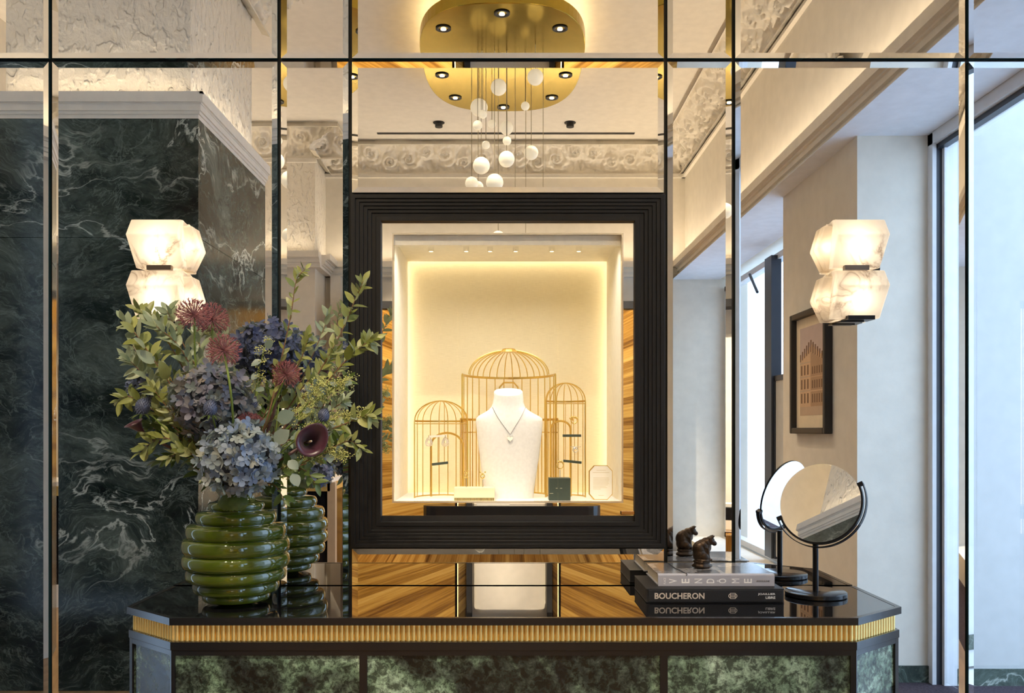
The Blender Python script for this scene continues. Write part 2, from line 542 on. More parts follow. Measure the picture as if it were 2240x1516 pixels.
# right wall: pier, band above the openings, near return
WT = 2.76
wr = MB()
wr.box(XR, -3.23, 0, 2.30, -2.05, WT)                       # pier
wr.box(XR, YB, WT, 2.30, .1, CEIL+.1)                       # above the openings (its underside is the soffit)
wr.box(XR, -.06, 0, 2.30, .1, WT)
wr.box(XR, YB, 0, 2.12, -3.23, .22)                         # parapet under the far window
wr.box(2.12, YB, 0, 2.30, -3.23, .20)
struct(wr, 'wall_right', M['plaster'])
so = MB(); so.box(1.66, YB, WT-.004, 2.13, -.06, WT); struct(so, 'soffit_panel', plain('soffit_daylight_tint', (.80, .83, .90), .8))  # thin sheet under the band; its cool colour holds the daylight's blue
# lobby outside the shopfront: bright white wall with a marble base
struct(MB().box(2.24, -2.3, -.1, 7.5, -1.99, 4.6), 'wall_lobby', plain('lobby_paint', (.50, .50, .49), .8))
mb = MB(); mb.box(XR-.008, -2.052, 0, 2.14, -2.038, .085)
struct(mb, 'baseboard_right', M['marble'])
mb = MB(); mb.box(2.25, -1.995, 0, 4.5, -1.978, .085)
struct(mb, 'baseboard_lobby', M['marble'])
# mouldings
mb = MB(); moulding(mb, XR, .0, XR, YB, -1, 0); struct(mb, 'trim_1', M['trim'])
mb = MB(); moulding(mb, -1.76, YB, XR, YB, 0, 1); struct(mb, 'trim_2', M['trim'])
mb = MB(); moulding(mb, XL, -5.8, -1.70, -5.8, 0, 1); moulding(mb, -1.76, -5.8, -1.76, YB, 1, 0); struct(mb, 'trim_3', M['trim'])
mb = MB(); moulding(mb, XL, .0, XL, -5.8, 1, 0); struct(mb, 'trim_4', M['trim'])
# back pier on the far left
mb = MB(); mb.box(XL, YB, 0, -1.76, -5.8, MZ0)
struct(mb, 'wall_back_pier', M['plaster'])
mb = MB(); mb.box(XL, YB, MZ0, -1.76, -5.8, CEIL)
struct(mb, 'wall_back_pier_upper', M['texplaster'])
mb = MB(); mb.box(-1.70, -6.3, 0, -1.60, -6.22, MZ0); struct(mb, 'pilaster', M['trim'])

# marble clad pillar
pil = struct(MB().box(-2.467, -3.03, MZ0, -1.554, -1.97, CEIL), 'pillar', M['texplaster'])
struct(MB().box(-2.50, -3.07, 0, -1.52, -1.93, 2.78), 'pillar_core', M['gap_black'])
pc = bpy.data.objects['pillar_core']
g = .002
for z0, z1 in ((0, 2.21), (2.21, 2.79)):
    for x0, x1 in ((-2.53, -2.01), (-2.01, -1.49)):
        MB().box(x0+g*.2, -1.93, z0+.001, x1-g*.2*(x1 > -1.5), -1.90, z1-.001).build('marble_slab', M['marble'], pc)
    for y0, y1 in ((-3.10, -1.9302),):
        MB().box(-1.52, y0, z0+.002, -1.49, y1, z1-.002).build('marble_slab', M['marble'], pc)
        MB().box(-2.53, y0, z0+.002, -2.50, y1, z1-.002).build('marble_slab', M['marble'], pc)
mb = MB()
for z0, z1, p in ((2.79, 2.81, .0), (2.81, 2.825, .008), (2.825, 2.855, .016), (2.855, 2.862, .02), (2.862, MZ1, .03)):
    mb.box(-2.53-p, -3.10-p*.3, z0, -1.49+p, -1.90+p, z1)
mb.box(-2.56, -1.885, MZ1, -1.46, -1.870, MZ1+.012); mb.box(-1.475, -3.1, MZ1, -1.46, -1.87, MZ1+.012)
struct(mb, 'trim_5', M['trim'])

# acanthus cornice: real relief on a cove
def relief(u, v):
    """height of the ornament; u in metres along, v 0..1 across"""
    per = .36
    k = math.floor(u/per); s = u/per-k
    flip = 1 if k % 2 == 0 else -1
    h = 0.0
    for cx, cy, R, sg in ((.30, .60 if flip > 0 else .42, .40, flip), (.80, .34 if flip > 0 else .66, .30, -flip)):
        for off in (-1, 0, 1):
            dx = (s-cx-off)*per/.36; dy = (v-cy)*.9*1.0
            r = math.hypot(dx, dy)+1e-4
            if r < R:
                th = math.atan2(dy, dx)*sg
                sp = .5+.5*math.cos(th*1.0+9.0*math.log(r*6+.25))
                lobes = .5+.5*math.cos(7*th+4*r)
                fall = (1-(r/R)**2)
                h = max(h, fall**.5*(.35+.5*sp*(1-.3*lobes))+.15*(1-r/R))
    n1 = mnoise.turbulence(Vector((u*9, v*3.2, 1.7)), 3, False)
    n2 = mnoise.noise(Vector((u*34, v*11, 5.1)))
    h = h*.75+n1*.28+max(0, n2)*.22
    edge = min(1, max(0, (v-.05)/.08))*min(1, max(0, (.95-v)/.08))
    h *= edge
    if v < .05 or v > .95: h = .55
    return h

def cornice(name, a, b, nrm, z0=3.78, out=.28):
    a = Vector(a); b = Vector(b); L = (b-a).length; d = (b-a)/L; nrm = Vector(nrm)
    nu = max(20, int(L/.0085)); nv = 52
    vs = []
    for i in range(nu+1):
        u = L*i/nu
        for j in range(nv+1):
            v = j/nv; q = v*PI/2
            o = out*(1-math.cos(q)); z = (CEIL-z0)*math.sin(q)
            n = (math.cos(q*.9+.2), -math.sin(q*.9+.2)*.8)
            h = relief(u+a.x*1.3+a.y*1.7+40, v)*.115
            vs.append(a+d*u+nrm*(o+n[0]*h+.002)+Vector((0, 0, z0+z+n[1]*h)))
    fs = [(i*(nv+1)+j, (i+1)*(nv+1)+j, (i+1)*(nv+1)+j+1, i*(nv+1)+j+1) for i in range(nu) for j in range(nv)]
    mb = MB(); mb.add(vs, fs)
    o = struct(mb, name, M['cornice'], smooth=True)
    # plain bead below
    return o
cornice('cornice_back', (-1.76, YB, 0), (XR, YB, 0), (0, 1, 0))
cornice('cornice_right', (XR, YB, 0), (XR, -1.6, 0), (-1, 0, 0))
cornice('cornice_pier', (-2.7, -5.8, 0), (-1.50, -5.8, 0), (0, 1, 0))
cornice('cornice_pier_return', (-1.76, -5.55, 0), (-1.76, YB, 0), (1, 0, 0))
cornice('cornice_pillar', (-1.554, -1.95, 0), (-1.554, -3.25, 0), (1, 0, 0))
mb = MB()
for x0, y0, x1, y1 in ((-1.76, YB, XR, YB+.03), (XR-.03, YB, XR, 0), (XL, -5.8, -1.74, -5.77)):
    mb.box(x0, y0, 3.755, x1, y1, 3.78)
struct(mb, 'trim_6', M['trim'])

# windows
def window(name, ya, yb, x, z0, z1):
    w = MB(); t = .05
    w.box(x-.03, ya, z0, x+.05, ya+t, z1); w.box(x-.03, yb-t, z0, x+.05, yb, z1)
    w.box(x-.03, ya, z1-t, x+.05, yb, z1); w.box(x-.03, ya, z0, x+.05, yb, z0+t)
    return w
w1 = struct(window('window_1', YB+.02, -3.23, 2.2, .22, 2.68), 'window_1', M['white_frame'])
MB().box(2.205, YB+.05, .25, 2.211, -3.26, 2.64).build('window_pane', M['pane'], w1)
mb = MB(); mb.box(2.12, -4.78, .25, 2.2, -4.60, 2.66); mb.box(2.14, -4.62, 1.66, 2.19, -3.3, 1.70)
mb.box(2.14, -4.62, .25, 2.2, -4.58, 1.68)
mb.build('mullion', M['dark_frame'], w1)
MB().box(2.15, -4.58, .27, 2.165, -3.30, 1.66).build('lower_panel', plain('window_panel', (.55, .56, .56), .4), w1)
MB().tube([(2.13, -5.25, 2.62), (2.11, -4.95, 2.42)], .012, 8).build('stay', M['dark_frame'], w1)
# shopfront next to the mirror wall
w2 = MB(); w2.box(2.135, -2.05, 0, 2.155, -2.0, 2.755); w2.box(2.185, -2.05, 0, 2.25, -1.98, 2.755)
w2.box(2.135, -2.05, 2.70, 2.25, -.05, 2.758); w2.box(2.135, -.08, 0, 2.25, -.05, 2.7)
w2 = struct(w2, 'window_2', M['white_frame'])
mb = MB(); mb.box(2.155, -2.045, 0, 2.185, -2.005, 2.73); mb.box(2.16, -2.0, 2.675, 2.20, -.08, 2.70); mb.build('track', M['dark_frame'], w2)
MB().box(2.19, -2.0, .02, 2.198, -.08, 2.68).build('window_pane', M['pane'], w2)
portal('portal_far', (2.35, (YB-3.23)/2, 1.45), (-1, 0, 0), 3.0, 2.4)
portal('portal_near', (2.35, -1.03, 1.38), (-1, 0, 0), 1.9, 2.7)

# ------------------------------------------------------------------ mirror wall
wf = struct(MB().box(-2.5, .008, 0, XR+.1, .03, CEIL), 'wall_front', M['gap_black'])
wf.hide_render = False
# leave the showcase opening free: rebuilt as four boards around it
bpy.data.objects.remove(wf)
CX0, CX1, CZ0, CZ1 = -.4185, .4384, .955, 1.913
OX0, OX1, OZ0, OZ1 = -.305, .324, 1.0742, 1.809
mb = MB()
mb.box(-2.5, .008, 0, OX0-.02, .03, CEIL); mb.box(OX1+.02, .008, 0, XR+.0, .03, CEIL)
mb.box(OX0-.02, .008, 0, OX1+.02, .03, OZ0-.02); mb.box(OX0-.02, .008, OZ1+.02, OX1+.02, .03, CEIL)
wf = struct(mb, 'wall_front', M['gap_black'])
mb = MB(); mb.box(-3.5, .47, 0, 2.4, .55, CEIL); struct(mb, 'wall_front_outer', M['gap_black'])

def mirror_panel(x0, z0, x1, z1, g=.005, bv=.0155, drop=-.0030):
    x0 += g; x1 -= g; z0 += g; z1 -= g
    yf = -.004; ye = yf+drop; yb = .006
    mb = MB(); c = [(x0, z0), (x1, z0), (x1, z1), (x0, z1)]
    q = [(x0+bv, z0+bv), (x1-bv, z0+bv), (x1-bv, z1-bv), (x0+bv, z1-bv)]
    vs = [(x, yf, z) for x, z in q]+[(x, ye, z) for x, z in c]+[(x, yb, z) for x, z in c]
    mb.cur = 0
    mb.add(vs, [(0, 1, 2, 3)]+[(4+i, 4+(i+1) % 4, (i+1) % 4, i) for i in range(4)])
    mb.cur = 1
    mb.add(vs, [(8+i, 8+(i+1) % 4, 4+(i+1) % 4, 4+i) for i in range(4)])
    return mb.build('mirror_panel', [M['mirror'], M['glass_edge']], wf)
xs = [-2.4, -1.233, -.6115, -.4185, .4384, .6227, 1.2567, 1.77]
ZJ = 2.278
for i in range(7):
    if i == 3:
        mirror_panel(xs[3], ZJ, xs[4], CEIL-.01)
        mirror_panel(xs[3], CZ1, xs[4], ZJ)
        mirror_panel(xs[3], .02, xs[4], CZ0)
    else:
        mirror_panel(xs[i], ZJ, xs[i+1], CEIL-.01)
        mirror_panel(xs[i], .02, xs[i+1], ZJ)

# ================================================================== THINGS SEEN IN THE MIRRORS
# marquetry wall unit opposite the mirrors
YS = 2.4-8.2
ws = thing('panelled_wall_unit', 'low wide wall unit in rayed walnut marquetry with a lit cream niche', 'wall unit', (.03, YS, 1.05))
M['sunburst2'] = M['sunburst'].copy(); M['sunburst2'].name = 'sunburst_plinth'
for n in M['sunburst'].node_tree.nodes:
    if n.type == 'MATH' and n.operation == 'ARCTAN2':
        l = n.inputs[1].links[0]; src = l.from_socket
        tr = M['sunburst'].node_tree
        ad = tr.nodes.new('ShaderNodeMath'); ad.operation = 'ADD'; ad.inputs[1].default_value = 1.3
        tr.links.new(src, ad.inputs[0]); tr.links.new(ad.outputs[0], n.inputs[1])
for x0, x1 in ((-1.47, -.438), (.506, 1.52)):
    MB().box(x0, YS-.35, .30, x1, YS, 2.40).build('veneer_panel', M['sunburst'], ws)
for sx, xa, xb in ((-1, -.438, -.36), (1, .506, .455)):
    pts = [(xa, YS), (xb, YS-.2), (xb+sx*.02, YS-.2), (xa+sx*.02, YS)] if sx > 0 else [(xa, YS), (xa-.02, YS), (xb-.02, YS-.2), (xb, YS-.2)]
    MB().prism(pts, .30, 2.40).build('niche_return', M['sunburst'], ws)
at_origin(MB().box(-1.47, YS-.3, 0, 1.52, YS+.01, .305), 'plinth', M['sunburst2'], (.03, YS, 1.9), ws)
MB().box(-.46, YS-.35, .3, .53, YS-.21, 2.40).build('niche_back', M['ivory'], ws)
for x0 in (-.355, .405):
    MB().box(x0, YS-.21, .3, x0+.05, YS-.16, 2.40).build('niche_post', M['black_soft'], ws)
cc = .055
mb = MB(); mb.prism_ax([(-.285, .32), (.385, .32), (.385, 2.17-cc), (.385-cc, 2.17), (-.285+cc, 2.17), (-.285, 2.17-cc)], (0, YS-.21, 0), (1, 0, 0), (0, 0, 1), (0, 1, 0), .03)
mb.build('niche_panel', M['ivory'], ws)
mb = MB(); mb.prism_ax([(-.27, .34), (.37, .34), (.37, 2.15-cc), (.37-cc, 2.15), (-.27+cc, 2.15), (-.27, 2.15-cc)], (0, YS-.18, 0), (1, 0, 0), (0, 0, 1), (0, 1, 0), .004)
mb.build('niche_border', M['trim'], ws)
MB().box(-1.48, YS-.36, 2.40, 1.53, YS+.01, 2.47).build('cap', M['black_soft'], ws)
for x0 in (-.437, .497):
    MB().box(x0, YS-.012, .3, x0+.008, YS-.004, 2.4).build('light_strip', emit('strip_glow', (1, .70, .28), 3), ws)
spot_light('unit_spot_a', (-.8, -4.7, 3.95), (0, -1.15, -2.3), 480, WARM2, 52)
spot_light('unit_spot_b', (.70, -4.7, 3.95), (0, -1.15, -2.3), 480, WARM2, 48)
# floating black shelf on it
sh = thing('floating_shelf', 'long black floating shelf with rounded ends on the marquetry wall unit', 'shelf', (.07, YS+.13, .47))
poly = [(-.736+.07*(1-math.cos(a))-.0, YS+.012+.125+.125*math.sin(a)) for a in []]
pts = []
for k in range(9):
    a = PI/2+PI*k/8; pts.append((-.62+.12*math.cos(a), YS+.14+.12*math.sin(a)))
for k in range(9):
    a = -PI/2+PI*k/8; pts.append((.76+.12*math.cos(a), YS+.14+.12*math.sin(a)))
MB().prism(pts, .47, .585).build('board', M['lacquer'], sh, bevel=.006)
MB().box(-.25, YS+.02, .585, .05, YS+.2, .61).build('tray', M['ivory'], sh)
# black framed picture and display counter in the far corner
cn = thing('display_counter', 'display counter with a gold fluted band in the far corner', 'counter', (-1.8, -4.7, 0))
MB().box(-2.3, -5.0, .16, -1.36, -4.4, .80).build('body', M['lacquer'], cn)
MB().box(-2.3, -5.0, 0, -1.30, -4.38, .16).build('plinth', M['trim'], cn)
MB().box(-2.32, -5.02, .80, -1.34, -4.38, .87).build('fluted_band', M['gold'], cn)
MB().box(-2.34, -5.04, .87, -1.32, -4.36, .90).build('top', M['trim'], cn)
MB().box(-1.36, -4.45, .16, -1.30, -4.38, .87).build('post', plain('beige_post', (.5, .38, .25), .5), cn)
fp = thing('small_framed_picture', 'small dark framed picture on the far wall', 'picture', (-1.40, YB+.01, 2.2))
MB().box(-1.53, YB+.0, 1.6, -1.25, YB+.03, 2.50).build('frame', M['black_soft'], fp)
MB().box(-1.50, YB+.03, 1.63, -1.28, YB+.034, 2.47).build('print', plain('dark_print', (.10, .11, .12), .3), fp)

# framed print of a corner building on the pier
fy0, fy1, fz0, fz1 = 2.4-5.37, 2.4-4.78, 1.25, 1.965
pr = thing('framed_print', 'black frame with sepia print of an ornate corner building, beside the window', 'picture', (XR, (fy0+fy1)/2, fz0))
mb = MB(); t = .035
mb.box(XR-.045, fy0, fz0, XR, fy0+t, fz1); mb.box(XR-.045, fy1-t, fz0, XR, fy1, fz1)
mb.box(XR-.045, fy0+t, fz0, XR, fy1-t, fz0+t); mb.box(XR-.045, fy0+t, fz1-t, XR, fy1-t, fz1)
mb.build('frame', M['black_soft'], pr, bevel=.006)
MB().box(XR-.012, fy0+t, fz0+t, XR, fy1-t, fz1-t).build('mat_board', plain('mat_board', (.80, .66, .46), .8), pr)
pm = [plain('print_sky', (.60, .47, .42), .8), plain('print_lit', (.66, .44, .27), .8), plain('print_shade', (.47, .30, .18), .8),
      plain('print_dark', (.20, .11, .06), .8), plain('print_street', (.55, .40, .28), .8)]
mb = MB()
def pq(u0, v0, u1, v1, mi, d, skew0=0, skew1=0):
    mb.cur = mi; W = fy1-fy0; H = fz1-fz0
    q = [(u0, v0+skew0*0), (u1, v0+skew1*0), (u1, v1+skew1), (u0, v1+skew0)]
    mb.add([(XR-.0125-d*.0004, fy0+W*u, fz0+H*v) for u, v in q], [(0, 1, 2, 3)])
pq(.17, .15, .83, .87, 0, 1); pq(.17, .15, .83, .22, 4, 2)
pq(.17, .22, .48, .62, 1, 3, -.03, .04); pq(.48, .22, .83, .66, 2, 3, 0, -.08)
for k in range(11):
    u = .17+.06*k; hh = .66+.13*(1-abs(u-.46)/.36)
    pq(u, .55, u+.035, hh-.03, 3, 2); pq(u+.03, .55, u+.06, hh-.07, 1, 2.5)
for r in range(3):
    for k in range(3):
        pq(.205+.09*k, .25+.115*r, .245+.09*k, .33+.115*r, 3, 4)
    for k in range(5):
        pq(.52+.062*k, .25+.115*r, .55+.062*k, .32+.11*r, 3, 4)
    pq(.17, .345+.115*r, .48, .355+.115*r, 4, 4); pq(.48, .34+.115*r, .83, .35+.11*r, 1, 4)
mb.build('print', pm, pr)

# ceiling disc chandelier
DZ = 3.85
dc = thing('chandelier', 'large brushed brass ceiling disc with downlights and hanging white glass globes', 'chandelier', (-.01, 2.4-6.25, CEIL))
ya, yb_ = 2.4-7.14, 2.4-5.33
cyy = (ya+yb_)/2; hl = (yb_-ya)/2; hw = .565
def sup(n=72, s=1.0, e=2.9):
    out = []
    for k in range(n):
        a = 2*PI*k/n; c, s_ = math.cos(a), math.sin(a)
        out.append((-.012+hw*s*math.copysign(abs(c)**(2/e), c), cyy+hl*s*math.copysign(abs(s_)**(2/e), s_)))
    return out
MB().prism(sup(), DZ, DZ+.075).build('disc', M['brass_disc'], dc, bevel=.004)
MB().prism(sup(s=.80), DZ+.075, CEIL).build('mount', M['ceiling'], dc)
mb = MB(); a = sup(s=.93); b = sup(s=.90); n = len(a)
mb.add([(x, y, DZ+.095) for x, y in a]+[(x, y, DZ+.095) for x, y in b], [(i, (i+1) % n, n+(i+1) % n, n+i) for i in range(n)])
mb.build('halo_strip', emit('halo_glow', (1, .80, .45), 12), dc)
for px, py in ((1098, 30), (970, 63), (1225, 63), (967, 165), (1237, 165), (996, 214), (1207, 214), (1101, 235)):
    Y = (DZ-CZ)*F/(940-py); p = Rf(px, py, Y); p.z = DZ
    h = MB().lathe([(.030, 0), (.048, -.001), (.050, -.006), (.046, -.008), (.034, -.006), (.030, -.001)], p, 24, cap=False).build('downlight', M['black_soft'], dc, smooth=True)
    MB().lathe([(.0, -.004), (.017, -.0045), (.017, -.002)], p+Vector((0, -.010, 0)), 20, cap=False).build('bulb', emit('downlight_glow', (1, .93, .8), 9), h)
    spot_light('downlight_beam', (p.x, p.y, DZ-.03), (0, .02, -1), 30, WARM2, 95, .5, .03)
globes = [(1091,192,35,6.1),(1171,170,35,5.9),(1048,236,38,6.2),(1056,251,19,6.0),(1149,233,19,6.3),(1045,275,21,6.0),(1076,272,18,6.4),
          (1108,281,29,6.3),(1109,309,19,6.0),(1063,318,18,6.1),(1108,349,35,6.0),(1162,335,31,6.4),(1053,363,37,6.0),(1032,402,29,6.3),
          (1046,409,23,6.5),(1082,400,38,6.0),(1127,468,34,6.2),(1188,470,32,6.1),(1090,520,30,6.2),(1150,545,28,6.3)]
gm = MB().sphere((0, 0, 0), 1, 24, 14).mesh('globe', smooth=True); gm.materials.append(M['globe'])
for px, py, d, Y in globes:
    p = Rf(px, py, Y); r = d/2/F*Y
    gl = inst('glass_globe', gm, dc, loc=p, scale=(r, r, r))
    MB().tube([(p.x, p.y, p.z+r), (p.x, p.y, DZ)], .0022, 5, caps=False).build('cable', M['cable'], dc)
for px in (960, 1247):
    p = Rf(px, 268, 7.97); p.z = CEIL
    sp = thing('ceiling_spotlight', 'small black ceiling spotlight by the air slot, %s side' % ('pillar' if px < 1100 else 'window'), 'spotlight', p, 'ceiling spotlights by the air slot')
    MB().lathe([(.052, 0), (.052, -.005), (.030, -.006), (.030, -.020), (.034, -.022), (.034, -.042), (.026, -.042)], p, 20).build('housing', M['black_soft'], sp, smooth=True, angle=30)

# ================================================================== CONSOLE
TZ = .85
cxa, cxb = -.753, .796; oxa, oxb = -.903, .950; yf_, yc = -.42, -.293
con = thing('console_table', 'black console with chamfered corners, gold fluted band and green patina panels', 'console', (.0225, -.2, 0))
YW = -.012
def plan(i):
    """plan outline inset by i, ccw seen from above"""
    k = i*math.tan(math.radians(20))
    return [(oxa+i, YW), (oxa+i, yc+i*.35), (cxa+i*.35, yf_+i), (cxb-i*.35, yf_+i), (oxb-i, yc+i*.35), (oxb-i, YW)]
def ring_prism(mb, p, q, z0, z1):
    n = len(p)
    vs = [(x, y, z0) for x, y in p]+[(x, y, z0) for x, y in q]+[(x, y, z1) for x, y in p]+[(x, y, z1) for x, y in q]
    for i in range(n):
        j = (i+1) % n
        mb.f += []
    fs = []
    for i in range(n):
        j = (i+1) % n
        fs += [(i, n+i, n+j, j), (2*n+i, 2*n+j, 3*n+j, 3*n+i), (i, j, 2*n+j, 2*n+i), (n+j, n+i, 3*n+i, 3*n+j)]
    return mb.add(vs, fs)
mb = MB(); ring_prism(mb, plan(0), plan(.013), TZ-.0165, TZ); mb.build('top_edge', M['lacquer'], con)
MB().prism(plan(.0131), TZ-.0165, TZ-.0006).build('glass_top', M['black_glass'], con)
MB().prism(plan(.018), .79, TZ-.0165).build('band_backing', M['gap_black'], con)
mb = MB().prism(plan(.004), .776, .795); mb.build('rail', M['lacquer'], con, bevel=.001)
MB().prism(plan(.016), .10, .776).build('carcass', M['gap_black'], con)
MB().prism(plan(.05), 0, .10).build('plinth', M['black_soft'], con)
# fluted band: half-round gold rods
me = MB()
n = 7; vs = []; fs = []
for z in (0, .0385):
    for k in range(n):
        a = -PI+PI*k/(n-1); vs.append((.00575*math.cos(a), .006*math.sin(a), z))
for k in range(n-1): fs.append((k, k+1, n+k+1, n+k))
fs.append(tuple(range(n-1, -1, -1))); fs.append(tuple(range(n, 2*n)))
me.add(vs, fs); me = me.mesh('flute', smooth=True); me.set_sharp_from_angle(angle=math.radians(40)); me.materials.append(M['gold'])
bp = plan(.0165)
for a, b in zip(bp[:-1], bp[1:]):
    a = Vector((*a, 0)); b = Vector((*b, 0)); d = b-a; L = d.length; d.normalize()
    cnt = round(L/.01165); st = L/cnt
    nrm = Vector((d.y, -d.x, 0))
    m3 = Matrix((d, -nrm, Vector((0, 0, 1)))).transposed()
    for k in range(cnt):
        p = a+d*(st*(k+.5)); p.z = .7955
        inst('flute', me, con, m3, p)
# body: stiles and panels per face
fp_ = plan(.006)
def face_frame(a, b, splits):
    a = Vector((*a, 0)); b = Vector((*b, 0)); d = (b-a).normalized(); L = (b-a).length; nrm = Vector((d.y, -d.x, 0))
    ez = Vector((0, 0, 1))
    xs_ = []
    for s0, s1 in splits:
        mb = MB(); mb.prism_ax([(s0, .13), (s1, .13), (s1, .762), (s0, .762)], a-nrm*.012, d, ez, -nrm, -.0065)
        # panel: thin slab just behind the frame face
        mb = MB(); o = a-nrm*.012
        q = [(s0, .13), (s1, .13), (s1, .764), (s0, .764)]
        vs = [o+d*u+ez*v+nrm*.0065 for u, v in q]+[o+d*u+ez*v for u, v in q]
        mb.add(vs, [(0, 1, 2, 3), (7, 6, 5, 4)]+[((i+1) % 4, i, 4+i, 4+(i+1) % 4) for i in range(4)])
        mb.build('panel', M['patina'], con)
        xs_ += [s0, s1]
    edges = [0]+xs_+[L]
    for k in range(0, len(edges), 2):
        u0, u1 = edges[k], edges[k+1]
        mb = MB(); q = [(u0, .10), (u1, .10), (u1, .776), (u0, .776)]; o = a-nrm*.012
        vs = [o+d*u+ez*v+nrm*.012 for u, v in q]+[o+d*u+ez*v for u, v in q]
        mb.add(vs, [(0, 1, 2, 3), (7, 6, 5, 4)]+[((i+1) % 4, i, 4+i, 4+(i+1) % 4) for i in range(4)])
        mb.build('stile', M['lacquer'], con)
    for z0, z1 in ((.764, .776), (.10, .13)):
        mb = MB(); q = [(0, z0), (L, z0), (L, z1), (0, z1)]; o = a-nrm*.012
        vs = [o+d*u+ez*v+nrm*.0118 for u, v in q]+[o+d*u+ez*v for u, v in q]
        mb.add(vs, [(0, 1, 2, 3), (7, 6, 5, 4)]+[((i+1) % 4, i, 4+i, 4+(i+1) % 4) for i in range(4)])
        mb.build('cross_rail', M['lacquer'], con)
k_ = 1.985/F
X0 = fp_[2][0]
face_frame(fp_[2], fp_[3], [((382-1103)*k_-X0, (786-1103)*k_-X0), ((803-1103)*k_-X0, (1444-1103)*k_-X0), ((1461-1103)*k_-X0, (1861-1103)*k_-X0)])
Lc = (Vector(fp_[2])-Vector(fp_[1])).length
face_frame(fp_[1], fp_[2], [(.012, Lc-.004)])
face_frame(fp_[3], fp_[4], [(.004, Lc-.012)])
Ls = abs(fp_[1][1]-fp_[0][1])
face_frame(fp_[0], fp_[1], [(.02, Ls-.02)])
face_frame(fp_[4], fp_[5], [(.02, Ls-.02)])

# ================================================================== SHOWCASE IN THE MIRROR WALL
sc_ = thing('wall_showcase', 'lit jewellery showcase in a black stepped frame set into the mirror wall', 'showcase', (.01, 0, CZ0))
# stepped frame, deepest towards the opening
yo = -.030
fx0, fx1, fz0_, fz1_ = (767-1103)/F*2.37, (1455-1103)/F*2.37, CZ-(1198-940)/F*2.37, CZ+(940-425)/F*2.37
steps = [(0, .012, yo), (.012, .0225, yo+.0035), (.0225, .033, yo+.007), (.033, .0435, yo+.0105), (.0435, .054, yo+.014), (.054, .0655, yo+.0175), (.0655, .079, yo+.0145)]
for i0, i1, y in steps:
    mb = MB()
    p = [(fx0+i0, fz0_+i0*.86), (fx1-i0, fz0_+i0*.86), (fx1-i0, fz1_-i0*.86), (fx0+i0, fz1_-i0*.86)]
    q = [(fx0+i1, fz0_+i1*.86), (fx1-i1, fz0_+i1*.86), (fx1-i1, fz1_-i1*.86), (fx0+i1, fz1_-i1*.86)]
    vs = [(x, y, z) for x, z in p+q]+[(x, -.002, z) for x, z in p+q]
    fs = []
    for i in range(4):
        j = (i+1) % 4
        fs += [(i, j, 4+j, 4+i), (8+j, 8+i, 12+i, 12+j), (j, i, 8+i, 8+j), (4+i, 4+j, 12+j, 12+i)]
    mb.add(vs, fs); mb.build('frame_step', M['black_wood'], sc_, bevel=.0009)
# mirrored border round the opening
bx0, bx1, bz0, bz1 = (832-1103)/F*2.4, (1391-1103)/F*2.4, CZ-(1128-940)/F*2.4, CZ+(940-485)/F*2.4
mb = MB()
p = [(bx0, bz0), (bx1, bz0), (bx1, bz1), (bx0, bz1)]; q = [(OX0, OZ0), (OX1, OZ0), (OX1, OZ1), (OX0, OZ1)]
vs = [(x, 0, z) for x, z in p+q]+[(x, .006, z) for x, z in p+q]; fs = []
for i in range(4):
    j = (i+1) % 4
    fs += [(i, j, 4+j, 4+i), (8+j, 8+i, 12+i, 12+j), (j, i, 8+i, 8+j), (4+i, 4+j, 12+j, 12+i)]
mb.add(vs, fs); mb.build('mirror_border', M['mirror'], sc_)
# dark rebate behind the frame
mb = MB()
for x0, z0, x1, z1 in ((fx0+.03, fz0_+.03, bx0, fz1_-.03), (bx1, fz0_+.03, fx1-.03, fz1_-.03), (bx0, fz0_+.03, bx1, bz0), (bx0, bz1, bx1, fz1_-.03)):
    mb.box(x0, -.001, z0, x1, .004, z1)
mb.build('rebate', M['gap_black'], sc_)
# polished edge of the glass, lock
mb = MB(); e = .0045
for x0, z0, x1, z1 in ((OX0, OZ0, OX0+e, OZ1), (OX1-e, OZ0, OX1, OZ1), (OX0+e, OZ0, OX1-e, OZ0+e), (OX0+e, OZ1-e, OX1-e, OZ1)):
    mb.box(x0, -.003, z0, x1, .012, z1)
mb.build('edge_trim', plain('acrylic_edge', (.75, .68, .55), .12, .6), sc_)
MB().box(OX0+e, .002, OZ0+e, OX1-e, .006, OZ1-e).build('glass_pane', M['case_glass'], sc_)
lp = P(1374, 1122, 2.395)
MB().box(lp.x-.020, -.008, lp.z-.005, lp.x+.020, -.0005, lp.z+.005).build('lock', plain('lock_brass', (.55, .36, .2), .15, 1.0), sc_, bevel=.0012)
# interior
YBK, YSD = .425, .385
M['case_wall'] = plain('case_lining', (.84, .78, .64), .7, 0, .2, .1, 200)
mb = MB()
mb.box(OX0-.012, .012, OZ0-.02, OX0, YSD, OZ1+.02); mb.build('side_wall', M['case_wall'], sc_)
MB().box(OX1, .012, OZ0-.02, OX1+.012, YSD, OZ1+.02).build('side_wall', M['case_wall'], sc_)
MB().box(OX0-.06, .012, OZ0-.014, OX1+.06, YSD+.01, OZ0).build('case_floor', M['white_velvet'], sc_)
MB().box(OX0-.06, YBK, OZ0-.06, OX1+.06, YBK+.012, OZ1+.06).build('back_panel', M['linen'], sc_)
